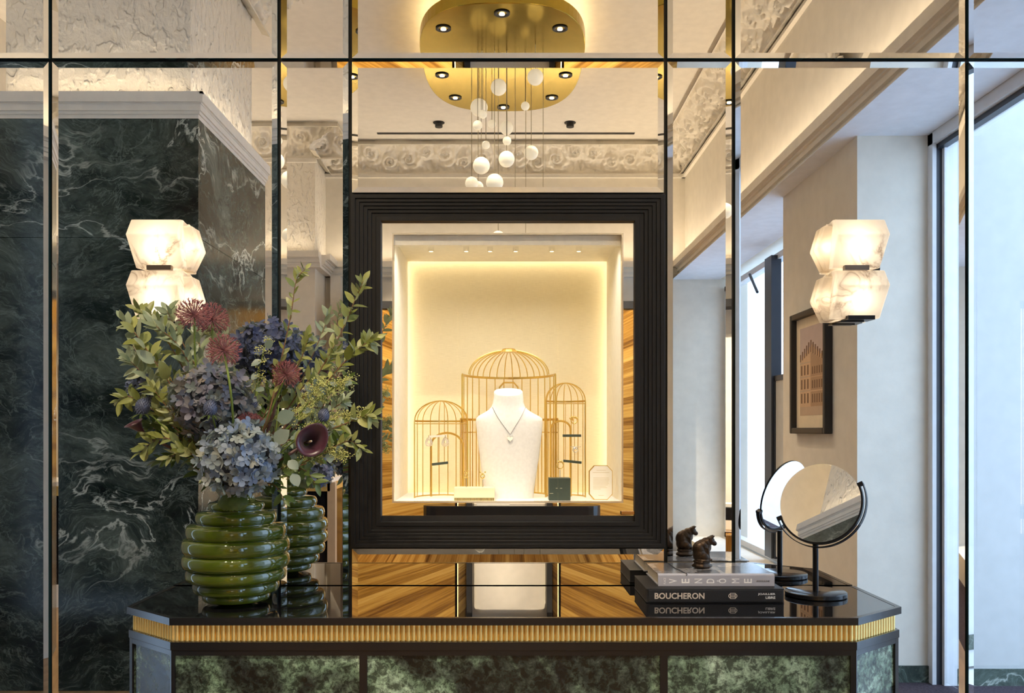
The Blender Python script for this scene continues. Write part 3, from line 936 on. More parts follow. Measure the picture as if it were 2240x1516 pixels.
# ceiling: lip, spot rail and slanted board
MB().box(OX0, .012, OZ1-.030, OX1, .03, OZ1).build('lip', M['case_wall'], sc_)
MB().box(OX0, .03, OZ1-.004, OX1, YSD, OZ1+.01).build('case_ceiling', M['case_wall'], sc_)
for px in (943, 1020, 1072, 1128, 1207, 1266):
    p = P(px, 531, 2.52)
    h = MB().lathe([(.0085, .03), (.0085, -.004), (.006, -.004)], (p.x, p.y, OZ1-.022), 14, cap=False).build('spot', M['silver'], sc_, smooth=True, angle=30)
    MB().lathe([(.0001, 0), (.006, 0), (.006, .002)], (p.x, p.y, OZ1-.025), 12, cap=False).build('bulb', emit('case_spot_glow', (1, .93, .8), 1.6), h)
# LED strips in the slot between walls and back panel, shining across the panel
SE = emit('case_strip_glow', (1, .86, .60), 3.6)
mb = MB()
mb.box(OX0-.016, YSD+.012, OZ0+.0, OX0-.013, YBK-.006, OZ1); mb.build('light_strip', SE, sc_)
MB().box(OX1+.013, YSD+.012, OZ0, OX1+.016, YBK-.006, OZ1).build('light_strip', SE, sc_)
MB().box(OX0, YSD+.012, OZ1+.011, OX1, YBK-.006, OZ1+.014).build('light_strip', SE, sc_)
MB().box(OX0, YSD+.014, OZ0-.016, OX1, YBK-.006, OZ0-.012).build('light_strip', emit('case_strip_low', (1, .86, .55), 1.0), sc_)
mb = MB(); mb.box(OX0-.10, .01, OZ0-.08, OX0-.06, YBK+.02, OZ1+.08); mb.box(OX1+.06, .01, OZ0-.08, OX1+.10, YBK+.02, OZ1+.08)
mb.box(OX0-.1, .01, OZ1+.06, OX1+.1, YBK+.02, OZ1+.08); mb.box(OX0-.1, .01, OZ0-.08, OX1+.1, YBK+.02, OZ0-.06)
mb.build('carcass', M['gap_black'], sc_)
area_light('case_key', (.01, .07, OZ1-.012), (0, .16, -1), 0.56, .05, 1.35, (1, .95, .87), 130)

# ------------------------------------------------------------------ birdcages
def arc(c, rx, ry, z, a0, a1, n=24):
    return [Vector((c[0]+rx*math.cos(a0+(a1-a0)*k/n), c[1]+ry*math.sin(a0+(a1-a0)*k/n), z)) for k in range(n+1)]
def cage(label, cx, Y, rx, ry, zb, zr, zt, nb, w, dome=1.0, doors=None, cap=False, front=False):
    c = (cx, Y-D)
    t = thing('birdcage', label, 'birdcage', (cx, c[1], zb), 'brass birdcages in the showcase')
    up = lambda i: Vector((0, 0, 1))
    for nm, z, h in (('base_ring', zb+w, w*1.6), ('top_ring', zr, w*2.6)):
        MB().ribbon(arc(c, rx, ry, z, 0, PI, 28), up, h, w).build(nm, M['gold_wire'], t)
    for k in range(nb+1):
        a = PI*k/nb; x, y = c[0]+rx*math.cos(a), c[1]+ry*math.sin(a)
        r = w*.62 if k not in (0, nb) else w*1.0
        MB().tube([(x, y, zb), (x, y, zr)], r, 5).build('bar', M['gold_wire'], t)
    for k in range(nb+1):
        a = PI*k/nb; pts = []
        for q in range(11):
            f = q/10*PI/2
            pts.append((c[0]+rx*dome*math.cos(f)*math.cos(a), c[1]+ry*dome*math.cos(f)*math.sin(a)+.0, zr+(zt-zr)*math.sin(f)))
        MB().tube(pts, w*.62, 5).build('rib', M['gold_wire'], t)
    if front:
        f = [(c[0]-rx*math.cos(q/16*PI), c[1], zr+(zt-zr)*math.sin(q/16*PI)) for q in range(17)]
        MB().tube([(c[0]-rx, c[1], zb)]+f+[(c[0]+rx, c[1], zb)], w*.8, 6).build('front_hoop', M['gold_wire'], t)
        MB().tube([(c[0]-rx, c[1], zr-.008), (c[0]+rx, c[1], zr-.008)], w*.6, 6).build('front_rail', M['gold_wire'], t)
    if cap:
        MB().lathe([(.0, .004), (.018, .004), (.022, 0), (.024, -.006), (0, -.006)], (c[0], c[1]+.001, zt), 16).build('finial', M['gold_wire'], t)
    return t
zf = OZ0
C = lambda px, Y: (px-1103)/F*Y
Zf = lambda py, Y: CZ-(py-940)/F*Y
c1 = cage('wide domed brass birdcage with an arched door, behind the earrings', C(965, 2.57), 2.57, .0775, .10, zf, Zf(921, 2.57), Zf(877, 2.57), 9, .0021, front=True)
c2 = cage('tallest brass birdcage, behind the white necklace bust', C(1113, 2.60), 2.60, .1375, .195, zf, Zf(819, 2.60), Zf(766, 2.60), 15, .0026, dome=.86, cap=True)
c3 = cage('slim brass birdcage with two ring perches, beside the printed card', C(1237, 2.60), 2.60, .0585, .075, zf, Zf(877, 2.60), Zf(838, 2.60), 8, .0021, front=True)
# lower outer basket of the tall cage
c = (C(1114, 2.60), .198)
for z, h in ((Zf(917, 2.60), .007), (Zf(946, 2.60), .003)):
    MB().ribbon(arc(c, 1.0*.144, .205, z, 0, PI, 28), lambda i: Vector((0, 0, 1)), h, .0026).build('belt_ring', M['gold_wire'], c2)
for k in range(17):
    a = PI*k/16
    if abs(math.cos(a)) < .45: continue
    MB().tube([(c[0]+.144*math.cos(a), c[1]+.205*math.sin(a), zf), (c[0]+.144*math.cos(a), c[1]+.205*math.sin(a), Zf(917, 2.60))], .0017, 5).build('bar', M['gold_wire'], c2)
p = [(1093, 862), (1093, 847), (1102, 837), (1124, 837), (1133, 847), (1133, 862)]
MB().tube([P(x, y, 2.79) for x, y in p], .0026, 6).build('door_frame', M['gold_wire'], c2)
# arched doors
def door(t, xl, xr, ytop, ybot, Y, w=.0032):
    pts = [P(xl, ybot, Y)]; r = (xr-xl)/2
    for k in range(13):
        a = PI-PI*k/12; pts.append(P((xl+xr)/2+r*math.cos(a), ytop+r*.8-r*.8*math.sin(a), Y))
    pts.append(P(xr, ybot, Y))
    MB().tube(pts, w, 6).build('door_arch', M['gold_wire'], t)
door(c1, 943, 1012, 947, 1086, 2.58); door(c3, 1205, 1248, 921, 1086, 2.60)

# ------------------------------------------------------------------ necklace bust
bu = thing('necklace_bust', 'white velvet necklace bust standing in front of the tallest cage', 'bust', (C(1113, 2.55), .15, zf))
Yb = 2.54
secs = [(1092, 1060, 1167, .030), (1050, 1056, 1172, .032), (1000, 1049, 1180, .035), (950, 1043, 1186, .037), (922, 1040, 1188, .036), (915, 1041, 1187, .034),
        (909, 1047, 1178, .033), (903, 1058, 1166, .032), (896, 1069, 1155, .031), (889, 1075, 1149, .030), (880, 1078, 1146, .030), (868, 1080, 1145, .030), (857, 1080, 1144, .030), (855, 1081, 1143, .029)]
mb = MB(); n = 32; vs = []; fs = []
for py, a, b, dy in secs:
    z = max(zf, Zf(py, Yb)); x0, x1 = C(a, Yb), C(b, Yb)
    for k in range(n):
        th = 2*PI*k/n; cx_, sy_ = math.cos(th), math.sin(th)
        dz = (.5*(sy_+1)*.022-.012) if py < 860 else 0
        vs.append(((x0+x1)/2+(x1-x0)/2*math.copysign(abs(cx_)**.75, cx_), .165+dy*math.copysign(abs(sy_)**.9, sy_), z+dz))
for i in range(len(secs)-1):
    for k in range(n): fs.append((i*n+k, i*n+(k+1) % n, (i+1)*n+(k+1) % n, (i+1)*n+k))
fs.append(tuple(range(n-1, -1, -1))); fs.append(tuple((len(secs)-1)*n+k for k in range(n)))
mb.add(vs, fs); mb.build('body', M['white_velvet'], bu, smooth=True, angle=50)
ne = thing('pendant_necklace', 'fine chain necklace with a small heart pendant on the white bust', 'necklace', P(1116, 958, 2.50))
MB().tube(crom([P(1077, 891, 2.535), P(1090, 915, 2.527), P(1116, 951, 2.524)], 8), .0009, 5).build('chain', M['chain'], ne)
MB().tube(crom([P(1150, 891, 2.535), P(1138, 915, 2.527), P(1116, 951, 2.524)], 8), .0009, 5).build('chain', M['chain'], ne)
def heart(c, s, d):
    pts = []
    for k in range(24):
        a = 2*PI*k/24
        pts.append((16*math.sin(a)**3*s/16, (13*math.cos(a)-5*math.cos(2*a)-2*math.cos(3*a)-math.cos(4*a))*s/16))
    mb = MB(); mb.prism_ax(pts[::-1], (c[0], c[1], c[2]), (1, 0, 0), (0, 0, 1), (0, 1, 0), d); return mb
heart(P(1116, 960, 2.521), .0085, .004).build('pendant', M['silver'], ne, bevel=.0012)
mb = MB()
for k in range(9): mb.sphere(P(1116-6+1.5*k, 952+abs(k-4)*.6, 2.519), .0011, 8, 6)
mb.build('stones', M['silver'], ne, smooth=True)

# perches (small leather swings)
def perch(label, px0, px1, py0, py1, Y, wires):
    t = thing('ring_perch', label, 'perch', P((px0+px1)/2, (py0+py1)/2, Y), 'green perches hanging in the cages')
    a, b = P(px0, py0, Y), P(px1, py1, Y); d = (b-a).normalized()
    mb = MB(); mb.ribbon([a, b], lambda i: Vector((0, 1, 0)), .012, .0072); mb.build('bar', M['dark_green'], t, bevel=.0006)
    for px, py in wires:
        MB().tube([P(px, py, Y+.004), P(px, (py0+py1)/2, Y+.004)], .0011, 5).build('hanger', M['gold_wire'], t)
    return t
perch('green leather perch in the wide cage, beneath the earrings', 945, 980, 1016, 1012, 2.56, [(958, 952), (972, 880)])
perch('upper green leather perch in the slim cage', 1231, 1271, 953, 953, 2.585, [(1255, 882)])
perch('lower green leather perch in the slim cage', 1232, 1272, 1008, 1012, 2.585, [(1237, 882), (1257, 956)])
# earrings on an ivory bar
eb = thing('earring_bar', 'short ivory bar carrying the drop earrings in the wide cage', 'jewellery bar', P(958, 954, 2.545))
MB().ribbon([P(939, 955, 2.55), P(977, 953, 2.55)], lambda i: Vector((0, 1, 0)), .008, .006).build('bar', M['ivory'], eb)
for px, side in ((938, 'door-less'), (974, 'door')):
    e = thing('drop_earring', 'openwork drop earring at the %s end of the ivory bar' % ('outer' if px < 950 else 'arch'), 'earring', P(px, 965, 2.54), 'drop earrings')
    mb = MB()
    for s in (1.0, .72, .45):
        pts = []
        for k in range(20):
            a = 2*PI*k/20; r = .0095*s
            pts.append(P(px, 966, 2.54)+Vector((r*math.sin(a)*(1-.35*math.cos(a)), 0, r*1.35*math.cos(a)-.0005)))
        mb.tube(pts, .0009, 5, closed=True)
        for q in pts[::2]: mb.sphere(q, .0012, 6, 4)
    mb.build('drop', M['silver'], e, smooth=True)
    MB().tube([P(px, 952, 2.54), P(px, 958, 2.54)], .001, 5).build('hook', M['silver'], e)
# rings
def ring(label, px, py, Y, R, mat, head, tilt=0.0, group='rings in the showcase'):
    t = thing('ring', label, 'ring', P(px, py, Y), group)
    c = P(px, py, Y); pts = [c+Vector((R*math.cos(2*PI*k/24), R*.25*math.sin(2*PI*k/24+tilt), R*math.sin(2*PI*k/24))) for k in range(24)]
    MB().tube(pts, lambda q: .0012+.0006*math.sin(PI*q), 6, closed=True).build('band', mat, t, smooth=True)
    mb = MB()
    for dx, dz, r in head: mb.sphere(c+Vector((dx, -.002, dz)), r, 10, 7)
    mb.build('head', M['gold_bright'] if mat != M['silver'] else M['silver'], t, smooth=True)
    return t
ring('twisted gold ring above the upper perch', 1256, 920, 2.58, .009, M['gold_bright'], [(-.011, .006, .0035), (-.006, .009, .004), (.003, .009, .004), (.009, .006, .0035), (-.004, .002, .003)])
ring('white gold ring with a bar, between the two perches', 1259, 984, 2.575, .007, M['silver'], [(-.014+.0035*k, .009, .0016) for k in range(9)]+[(-.003, .003, .003), (.003, .003, .003)])
ring('gold ring with a dark stone above the green block', 1225, 1018, 2.53, .0095, M['gold_bright'], [(-.004, .010, .0035), (.003, .011, .004), (.008, .008, .003)])
ring('gold wing earring on the ivory box, by the wide cage', 1020, 1040, 2.50, .0055, M['gold_bright'], [(-.005, .012, .0025), (.005, .013, .0025), (0, .006, .003), (-.003, -.004, .003)])
ring('gold wing earring on the ivory box, by the bust', 1056, 1042, 2.50, .0055, M['gold_bright'], [(-.007, .012, .0026), (.007, .012, .0026), (0, .006, .004), (.003, -.003, .0025)])
for px, py, Y, y1 in ((1020, 1047, 2.50, 1068), (1056, 1049, 2.50, 1068), (1225, 1028, 2.53, 1048)):
    tag(MB().tube([P(px, py, Y), P(px, y1, Y)], .0011, 5).build('display_pin', M['chain']), {1020: 'thin pin under the earring by the wide cage', 1056: 'thin pin under the earring by the bust', 1225: 'thin pin under the dark-stoned ring'}[px], 'pin', 'pins that hold small jewels')
# ivory box and green block, card
b0, b1 = P(993, 1094, 2.47), P(1082, 1067, 2.47)
ib = thing('ivory_display_box', 'low ivory box with a fluted gold foot at the front of the showcase', 'display box', (b0.x, b0.y, zf))
MB().box(b0.x, b0.y, zf+.008, b1.x, b0.y+.06, b1.z).build('body', M['ivory_box'], ib, bevel=.001)
MB().box(b0.x+.001, b0.y+.001, zf, b1.x-.001, b0.y+.059, zf+.008).build('foot_core', M['gap_black'], ib)
fm = MB().box(-.0007, -.0012, 0, .0007, .001, .0078).mesh('foot_flute'); fm.materials.append(M['gold'])
nfl = 34
for k in range(nfl): inst('foot_flute', fm, ib, None, (b0.x+.0015+(b1.x-b0.x-.003)*k/(nfl-1), b0.y+.001, zf))
g0, g1 = P(1201, 1094, 2.475), P(1248, 1046, 2.475)
gb = thing('green_display_block', 'dark green leather block under the dark-stoned ring', 'display block', (g0.x, g0.y, zf))
MB().box(g0.x, g0.y, zf, g1.x, g0.y+.05, g1.z).build('body', M['dark_green'], gb, bevel=.0008)
mb = MB(); z = g0.z+.022
mb.box(g0.x+.019, g0.y-.0006, zf+.034, g0.x+.024, g0.y, zf+.0355); mb.box(g0.x+.031, g0.y-.0006, zf+.034, g0.x+.037, g0.y, zf+.0355)
mb.box(g0.x+.002, g0.y-.0006, zf+.0195, g0.x+.012, g0.y, zf+.021)
mb.build('emblem', plain('pale_gold_print', (.45, .42, .28), .4), gb)
cd = thing('printed_card', 'ivory octagonal card with a gold edge and faint lines of text, leaning in the corner', 'card', (C(1315, 2.50), .10, zf))
def octo(x0, z0, x1, z1, c): return [(x0+c, z0), (x1-c, z0), (x1, z0+c*1.1), (x1, z1-c*1.1), (x1-c, z1), (x0+c, z1), (x0, z1-c*1.1), (x0, z0+c*1.1)]
q0, q1 = P(1288, 1094, 2.50), P(1340, 1018, 2.50)
MB().prism_ax(octo(q0.x, zf, q1.x, q1.z, .0145), (0, .1, 0), (1, 0, 0), (0, 0, 1), (0, 1, 0), .005).build('gold_edge', M['gold_wire'], cd)
MB().prism_ax(octo(q0.x+.003, zf+.0022, q1.x-.0015, q1.z-.0018, .0138), (0, .0985, 0), (1, 0, 0), (0, 0, 1), (0, 1, 0), .0016).build('face', plain('card_paper', (.95, .92, .84), .7), cd)
mb = MB()
for v, a, b in ((.85, .32, .72), (.79, .16, .86), (.63, .18, .84), (.59, .18, .86), (.55, .18, .84), (.51, .18, .82), (.47, .18, .84), (.43, .18, .80), (.39, .18, .72), (.35, .18, .76), (.31, .18, .5), (.13, .40, .64)):
    W, H = q1.x-q0.x, q1.z-zf
    mb.box(q0.x+W*a, .0982, zf+H*v, q0.x+W*b, .0984, zf+H*v+.0010)
mb.build('text_lines', plain('card_ink', (.72, .62, .42), .7), cd)

# ================================================================== SCONCES
def block(mb, pts6, sgn, XC):
    pass
def sconce(label, mir):
    """two stacked faceted alabaster blocks; mir mirrors the blocks left-right"""
    XM = (1111-1103)/F*2.36
    def V(px, py, d):
        q = P(px, py, D-d)
        if mir: q.x = 2*XM-q.x
        return q
    root = V(340, 590, .0)
    t = thing('alabaster_sconce', label, 'wall lamp', (root.x, 0, root.z), 'alabaster wall lamps on the mirror wall')
    for y0, y1, y2 in ((480, 512, 587), (591, 623, 697)):
        # silhouette rows: (row y, left x, right x of front facet, depth)
        rows = [(y0, 286, 396, .046), (y1, 274, 389, .070), (y2, 297, 403, .052)]
        ringv = []
        for (py, xl, xr, d) in rows:
            a = V(xl, py, d); b = V(xr, py, d)
            s = -1 if mir else 1
            # back corners flare outwards towards the mid-height, flatter at top and bottom
            fl = {y0: .001, y1: .003, y2: .001}[py]
            bl = Vector((a.x-s*(-.014 if py != y1 else -.006), -.012, a.z)); bl2 = bl
            c1_ = Vector((b.x+s*fl*.7, b.y*.62, b.z+(0.004 if py == y0 else 0)*0)); c2_ = Vector((b.x+s*(fl+.006), -.012, b.z-(.006 if py == y0 else 0)))
            ringv.append([bl, a, b, c1_, c2_])
        mb = MB(); vs = [p for r in ringv for p in r]; n = 5; fs = []
        for i in range(2):
            for k in range(n):
                k2 = (k+1) % n; q = (i*n+k, i*n+k2, (i+1)*n+k2, (i+1)*n+k)
                fs.append(q if mir else q[::-1])
        top = tuple(range(n)); bot = tuple(2*n+k for k in range(n-1, -1, -1))
        fs += [top[::-1] if mir else top, bot[::-1] if mir else bot]
        mb.add(vs, fs)
        o = mb.build('alabaster_block', M['alabaster'], t, bevel=.003)
        dy_ = y0-480
        q6 = [V(px, py+dy_*.99, .016) for px, py in ((398, 497), (425, 497), (440, 547), (418, 592), (398, 592))]
        poly = [(p.x, p.z) for p in q6]
        if not mir: poly = poly[::-1]
        MB().prism_ax(poly, (0, -.034, 0), (1, 0, 0), (0, 0, 1), (0, 1, 0), .030).build('rear_block', M['alabaster'], t, bevel=.004)
        l2 = bpy.data.lights.new('lamp', 'POINT'); l2.energy = .05; l2.color = (1, .86, .66); l2.shadow_soft_size = .008
        lo = bpy.data.objects.new('lamp_glow', l2); COL.objects.link(lo)
        qq = V(420, 547+dy_, .0); lo.location = (qq.x, -.016, qq.z)
        cxm = sum((p.x for p in vs), 0)/len(vs); czm = (vs[0].z+vs[10].z)/2
        l = bpy.data.lights.new('lamp', 'POINT'); l.energy = .25; l.color = (1, .86, .66); l.shadow_soft_size = .03
        lo = bpy.data.objects.new('lamp_glow', l); COL.objects.link(lo); lo.location = (cxm-(.012 if not mir else -.012), -.036, czm-.010)
    a, b = V(323, 581, .058), V(376, 591, .058)
    MB().box(min(a.x, b.x), -.066, a.z, max(a.x, b.x), -.050, b.z).build('bracket', plain('bronze_bracket', (.20, .16, .13), .3, .8), t)
    a, b = V(312, 691, .06), V(370, 700, .06)
    MB().box(min(a.x, b.x), -.072, a.z, max(a.x, b.x), -.02, b.z).build('base_plate', M['black_metal'], t)
    MB().box(min(a.x, b.x)-.012, -.05, b.z-.004, max(a.x, b.x)-.02, -.02, b.z).build('base_step', M['black_metal'], t)
    a, b = V(300, 490, .0), V(396, 690, .0)
    MB().box(min(a.x, b.x), -.010, min(a.z, b.z), max(a.x, b.x), -.0045, max(a.z, b.z)).build('back_plate', M['black_metal'], t)
    return t
sconce('two stacked lit alabaster blocks above the flower vase', False)
sconce('two stacked lit alabaster blocks with a dark vein, above the vanity mirror', True)

# ================================================================== BOOKS, CAT, VANITY MIRROR
M['book_black'] = plain('black_cloth', (.016, .016, .018), .55, 0, .3, .15, 600)
M['book_grey'] = plain('grey_jacket', (.43, .42, .46), .35, 0, .4)
M['pages'] = plain('page_block', (.62, .52, .38), .8, 0, .2, .3, 800)
M['ink_gold'] = plain('foil_champagne', (.70, .60, .50), .35, .3)
M['ink_white'] = plain('white_ink', (.92, .90, .88), .5)
M['ink_dark'] = plain('dark_ink', (.05, .05, .06), .5)
FONT = None
def letters(txt, name, mat, parent, cx, cz, y, w, h, rot=0.0, bold=.0):
    cu = bpy.data.curves.new(name, 'FONT'); cu.body = txt; cu.align_x = 'CENTER'; cu.align_y = 'CENTER'
    cu.size = 1; cu.extrude = .004; cu.offset = bold; cu.resolution_u = 3
    o = bpy.data.objects.new(name, cu); COL.objects.link(o)
    dg = bpy.context.evaluated_depsgraph_get(); ev = o.evaluated_get(dg); me = bpy.data.meshes.new_from_object(ev)
    bpy.data.objects.remove(o); bpy.data.curves.remove(cu)
    xs_ = [v.co.x for v in me.vertices]; ys_ = [v.co.y for v in me.vertices]
    X0_, X1_, Y0_, Y1_ = min(xs_), max(xs_), min(ys_), max(ys_)
    for v in me.vertices:
        a = (v.co.x-(X0_+X1_)/2)/(X1_-X0_); b = (v.co.y-(Y0_+Y1_)/2)/(Y1_-Y0_)
        if rot: u, q = -b*w, a*h
        else: u, q = a*w, b*h
        v.co = Vector((cx+u, y-v.co.z*.05, cz+q))-wl(parent)
    me.materials.append(mat)
    o = bpy.data.objects.new(name, me); COL.objects.link(o); o.parent = parent
    return o
# large black book
x0, x1, y0, y1, z0, z1 = .3475, .685, -.247, -.047, TZ, TZ+.0345
bk = thing('black_book', 'large black cloth book with BOUCHERON on the spine, under the grey book', 'book', (x0, y0, z0))
MB().box(x0, y0+.002, z0, x1, y1, z0+.003).build('cover', M['book_black'], bk, bevel=.0008)
MB().box(x0, y0+.002, z1-.003, x1, y1, z1).build('cover', M['book_black'], bk, bevel=.0008)
MB().box(x0+.001, y0+.003, z0+.003, x1-.001, y1-.001, z1-.003).build('page_block', M['book_black'], bk)
MB().box(x0+.0055, y0, z0+.0025, x1-.004, y0+.006, z1-.0025).build('spine', M['book_black'], bk, bevel=.0012)
K = y0+D
def bx(px): return (px-1103)/F*K
def bz(py): return CZ-(py-940)/F*K
letters('BOUCHERON', 'spine_title', M['ink_gold'], bk, (bx(1432)+bx(1541))/2, z0+.0172, y0-.0002, bx(1541)-bx(1432), .0150, bold=.022)
letters('JOAILLIER', 'spine_lettering', M['ink_white'], bk, (bx(1658)+bx(1696))/2, z0+.0212, y0-.0002, bx(1696)-bx(1658), .0058, bold=.012)
letters('LIBRE', 'spine_lettering', M['ink_white'], bk, (bx(1675)+bx(1696))/2, z0+.0130, y0-.0002, bx(1696)-bx(1675), .0058, bold=.012)
mb = MB(); ex, ez_ = bx(1603), z0+.0172
o8 = octo(-.011, -.0072, .011, .0072, .005); i8 = octo(-.0094, -.0058, .0094, .0058, .0044)
vs = [(ex+x, y0-.0003, ez_+z) for x, z in o8+i8]
mb.add(vs, [(i, (i+1) % 8, 8+(i+1) % 8, 8+i) for i in range(8)])
for q in (-.0028, 0, .0028): mb.box(ex-.0065, y0-.0004, ez_+q-.0006, ex+.0065, y0-.0001, ez_+q+.0006)
for q in (-.006, .006): mb.box(ex+q-.0008, y0-.0004, ez_-.0045, ex+q+.0008, y0-.0001, ez_+.0045)
mb.build('emblem', M['ink_gold'], bk)
# grey book
x0, x1, y0, y1, z0, z1 = C(1440, 2.188), C(1694, 2.188), -.212, -.022, TZ+.035, TZ+.0645
gk = thing('grey_book', 'grey jacketed book with VENDÔME on the spine, under the bronze cat', 'book', (x0, y0, z0))
MB().box(x0, y0+.001, z0, x1, y1, z0+.0028).build('cover', M['book_grey'], gk, bevel=.0007)
def m_collage():
    t = NT('photo_jacket'); v = t.coord('Object', (1, 1, 1))
    vo = t.add('ShaderNodeTexVoronoi'); vo.inputs['Scale'].default_value = 17; vo.distance = 'CHEBYCHEV'; t.link(v, vo.inputs['Vector'])
    s_ = t.add('ShaderNodeSeparateXYZ'); t.link(vo.outputs['Color'], s_.inputs[0])
    n = t.noise(t.coord('Object', (160, 60, 60)), 1.0, 4, .7)
    h = t.math('ADD', t.math('MULTIPLY', s_.outputs[0], .5), t.math('MULTIPLY', n, .5))
    t.set(Base_Color=t.ramp(h, [(.25, (.05, .05, .055)), (.5, (.17, .17, .18)), (.7, (.36, .34, .33)), (.85, (.6, .55, .50))]), Roughness=.18, Specular_IOR_Level=.5)
    return t.m
MB().box(x0, y0+.012, z1-.0028, x1, y1, z1).build('front_cover', m_collage(), gk)
MB().box(x0+.004, y0+.006, z0+.0028, x1-.004, y1-.005, z1-.0028).build('page_block', M['pages'], gk)
mb = MB(); pr_ = []
for k in range(7):
    a = PI/2*k/6; pr_.append((y0+.004-.004*math.sin(a), z1-.004+.004*math.cos(a)))
prof = [(y0+.012, z1+.0002)]+pr_[0:]+[(y0, z0), (y0+.006, z0)]+[(y0+.006, z1-.003), (y0+.012, z1-.003)]
mb.prism_ax(prof, (x0-.0003, 0, 0), (0, 1, 0), (0, 0, 1), (1, 0, 0), x1-x0+.0006)
mb.build('spine', M['book_grey'], gk)
K = y0+D
zc = z0+.0128
for ch, px in zip('VENDÔME', (1472, 1499.5, 1527.6, 1554, 1580, 1609, 1636)):
    w = .0192 if ch != 'Ô' else .0235
    letters(ch, 'spine_letter', M['ink_white'], gk, bx(px)-(.002 if ch == 'Ô' else 0), zc, y0-.0003, w, .0112, rot=1, bold=(0.0 if ch in 'MN' else .012))
letters('PLACE', 'spine_lettering', M['ink_white'], gk, bx(1454), zc, y0-.0003, .0055, .0155, rot=1)
letters('ASSOULINE', 'spine_lettering', M['ink_dark'], gk, bx(1669), zc-.0005, y0-.0003, bx(1684)-bx(1655), .0042)
mb = MB(); mb.tube(crom([(C(1464, 2.36), -.03, z1+.0008), (C(1478, 2.27), -.12, z1+.001), (C(1500, 2.2), -.205, z1+.0012), (C(1501, 2.19), -.2125, z1-.004)], 6), .0009, 5)
mb.build('thin_dark_line', M['ink_dark'], gk)  # thin dark line across the cover and over its front edge

# bronze cat: lumps merged into one skin
M['bronze'] = plain('dark_bronze', (.055, .035, .022), .30, .75, bumpy=.25, bscale=180, var=.3)
CY = -.115; CYD = D+CY
def cp(px, py, dy=0): 
    q = P(px, py, CYD); q.y += dy; return q
ct = thing('cat_figurine', 'small dark bronze cat seated on a round base, looking down, on the grey book', 'figurine', (C(1540, CYD), CY, z1))
mb = MB(); s = CYD/F
def blob(px, py, rx, ry, rz, dy=0, ang=0):
    mb.sphere(cp(px, py, dy), s, 18, 12, (rx, ry, rz), Matrix.Rotation(math.radians(ang), 3, 'Y'))
zoff = z1-Zf(1243, CYD)
blob(1531, 1213, 16, 15, 17); blob(1529, 1201, 15, 14, 18, 0, 8); blob(1537, 1194, 15, 12.5, 14, 0, 30); blob(1545, 1187, 12, 10.5, 11, 0, 35)
blob(1553, 1183, 10.5, 10, 9.5); blob(1562, 1188.5, 6.5, 6.5, 5.6, 0, 35); blob(1548, 1197, 8, 9, 12); blob(1541, 1205, 10, 11, 14)
for dy in (-.0075, .0075):
    mb.tube([cp(1546, 1198, dy), cp(1547, 1212, dy), cp(1549, 1223, dy)], lambda q: s*(5.2-1.2*q), 10)
    blob(1552, 1224, 5.5, 4, 3, dy)
    blob(1538, 1218, 10, 5.5, 9, dy*1.7)
    mb.tube([cp(1552, 1179, dy*.7), cp(1558, 1174, dy*.95), cp(1563, 1171, dy*1.05)], lambda q: s*(4.8*(1-q)+.5), 8)
mb.tube(crom([cp(1520, 1222, .010), cp(1524, 1225, -.012), cp(1538, 1225.5, -.018), cp(1550, 1226, -.014)], 5), s*2.6, 8)
for v in range(len(mb.v)): mb.v[v] = (mb.v[v][0], mb.v[v][1], mb.v[v][2]+zoff)
o = mb.build('body', M['bronze'], ct, smooth=True)
r = o.modifiers.new('merge', 'REMESH'); r.mode = 'VOXEL'; r.voxel_size = .0011; r.use_smooth_shade = True
sm = o.modifiers.new('soften', 'SMOOTH'); sm.factor = .5; sm.iterations = 4
mb = MB(); prof = [(0.001, .0), (.017, 0), (.023, .003), (.0245, .007), (.020, .011), (.018, .013), (.021, .016), (.020, .020), (.001, .021)]
mb.lathe(prof, (C(1535, CYD), CY, z1), 22)
for i, v in enumerate(mb.v):
    a = math.atan2(v[1]-CY, v[0]-C(1535, CYD)); k = 1+.10*math.sin(3*a+1)+.05*math.sin(7*a)
    mb.v[i] = (C(1535, CYD)+(v[0]-C(1535, CYD))*k*1.05, CY+(v[1]-CY)*k*.9, v[2])
mb.build('base', M['bronze'], ct, smooth=True)
mb = MB()
for dy in (-.005, .005): mb.sphere(cp(1561, 1181, dy)+Vector((0, 0, zoff)), .0011, 8, 6)
mb.build('eyes', M['gap_black'], ct, smooth=True)

# vanity mirror
VY = 2.25
vc = P(1784, 1300, VY); vc.z = TZ
vm = thing('vanity_mirror', 'round vanity mirror held in a black arc on a disc foot, beside the books', 'mirror', vc)
MB().lathe([(.0, 0), (.0745, 0), (.0765, .0015), (.0765, .0105), (.0745, .012), (0, .012)], vc, 64).build('foot', M['lacquer'], vm, smooth=True, angle=40)
dcn = P(1793.5, 1100, VY)
MB().tube([(vc.x, vc.y, TZ+.01), (vc.x, vc.y, Zf(1189, VY))], .0072, 16).build('stem', M['black_metal'], vm, smooth=True, angle=40)
nv = Vector((-.602, -.74, .30)).normalized()
rt = Vector((0, 0, 1)).cross(nv).normalized(); rt = -rt if rt.x < 0 else rt
uv = rt.cross(nv).normalized(); uv = -uv if uv.z < 0 else uv
R = .1025
mb = MB(); n = 96
front = [dcn+(rt*math.cos(2*PI*k/n)+uv*math.sin(2*PI*k/n))*R+nv*.003 for k in range(n)]
back = [dcn+(rt*math.cos(2*PI*k/n)+uv*math.sin(2*PI*k/n))*R-nv*.003 for k in range(n)]
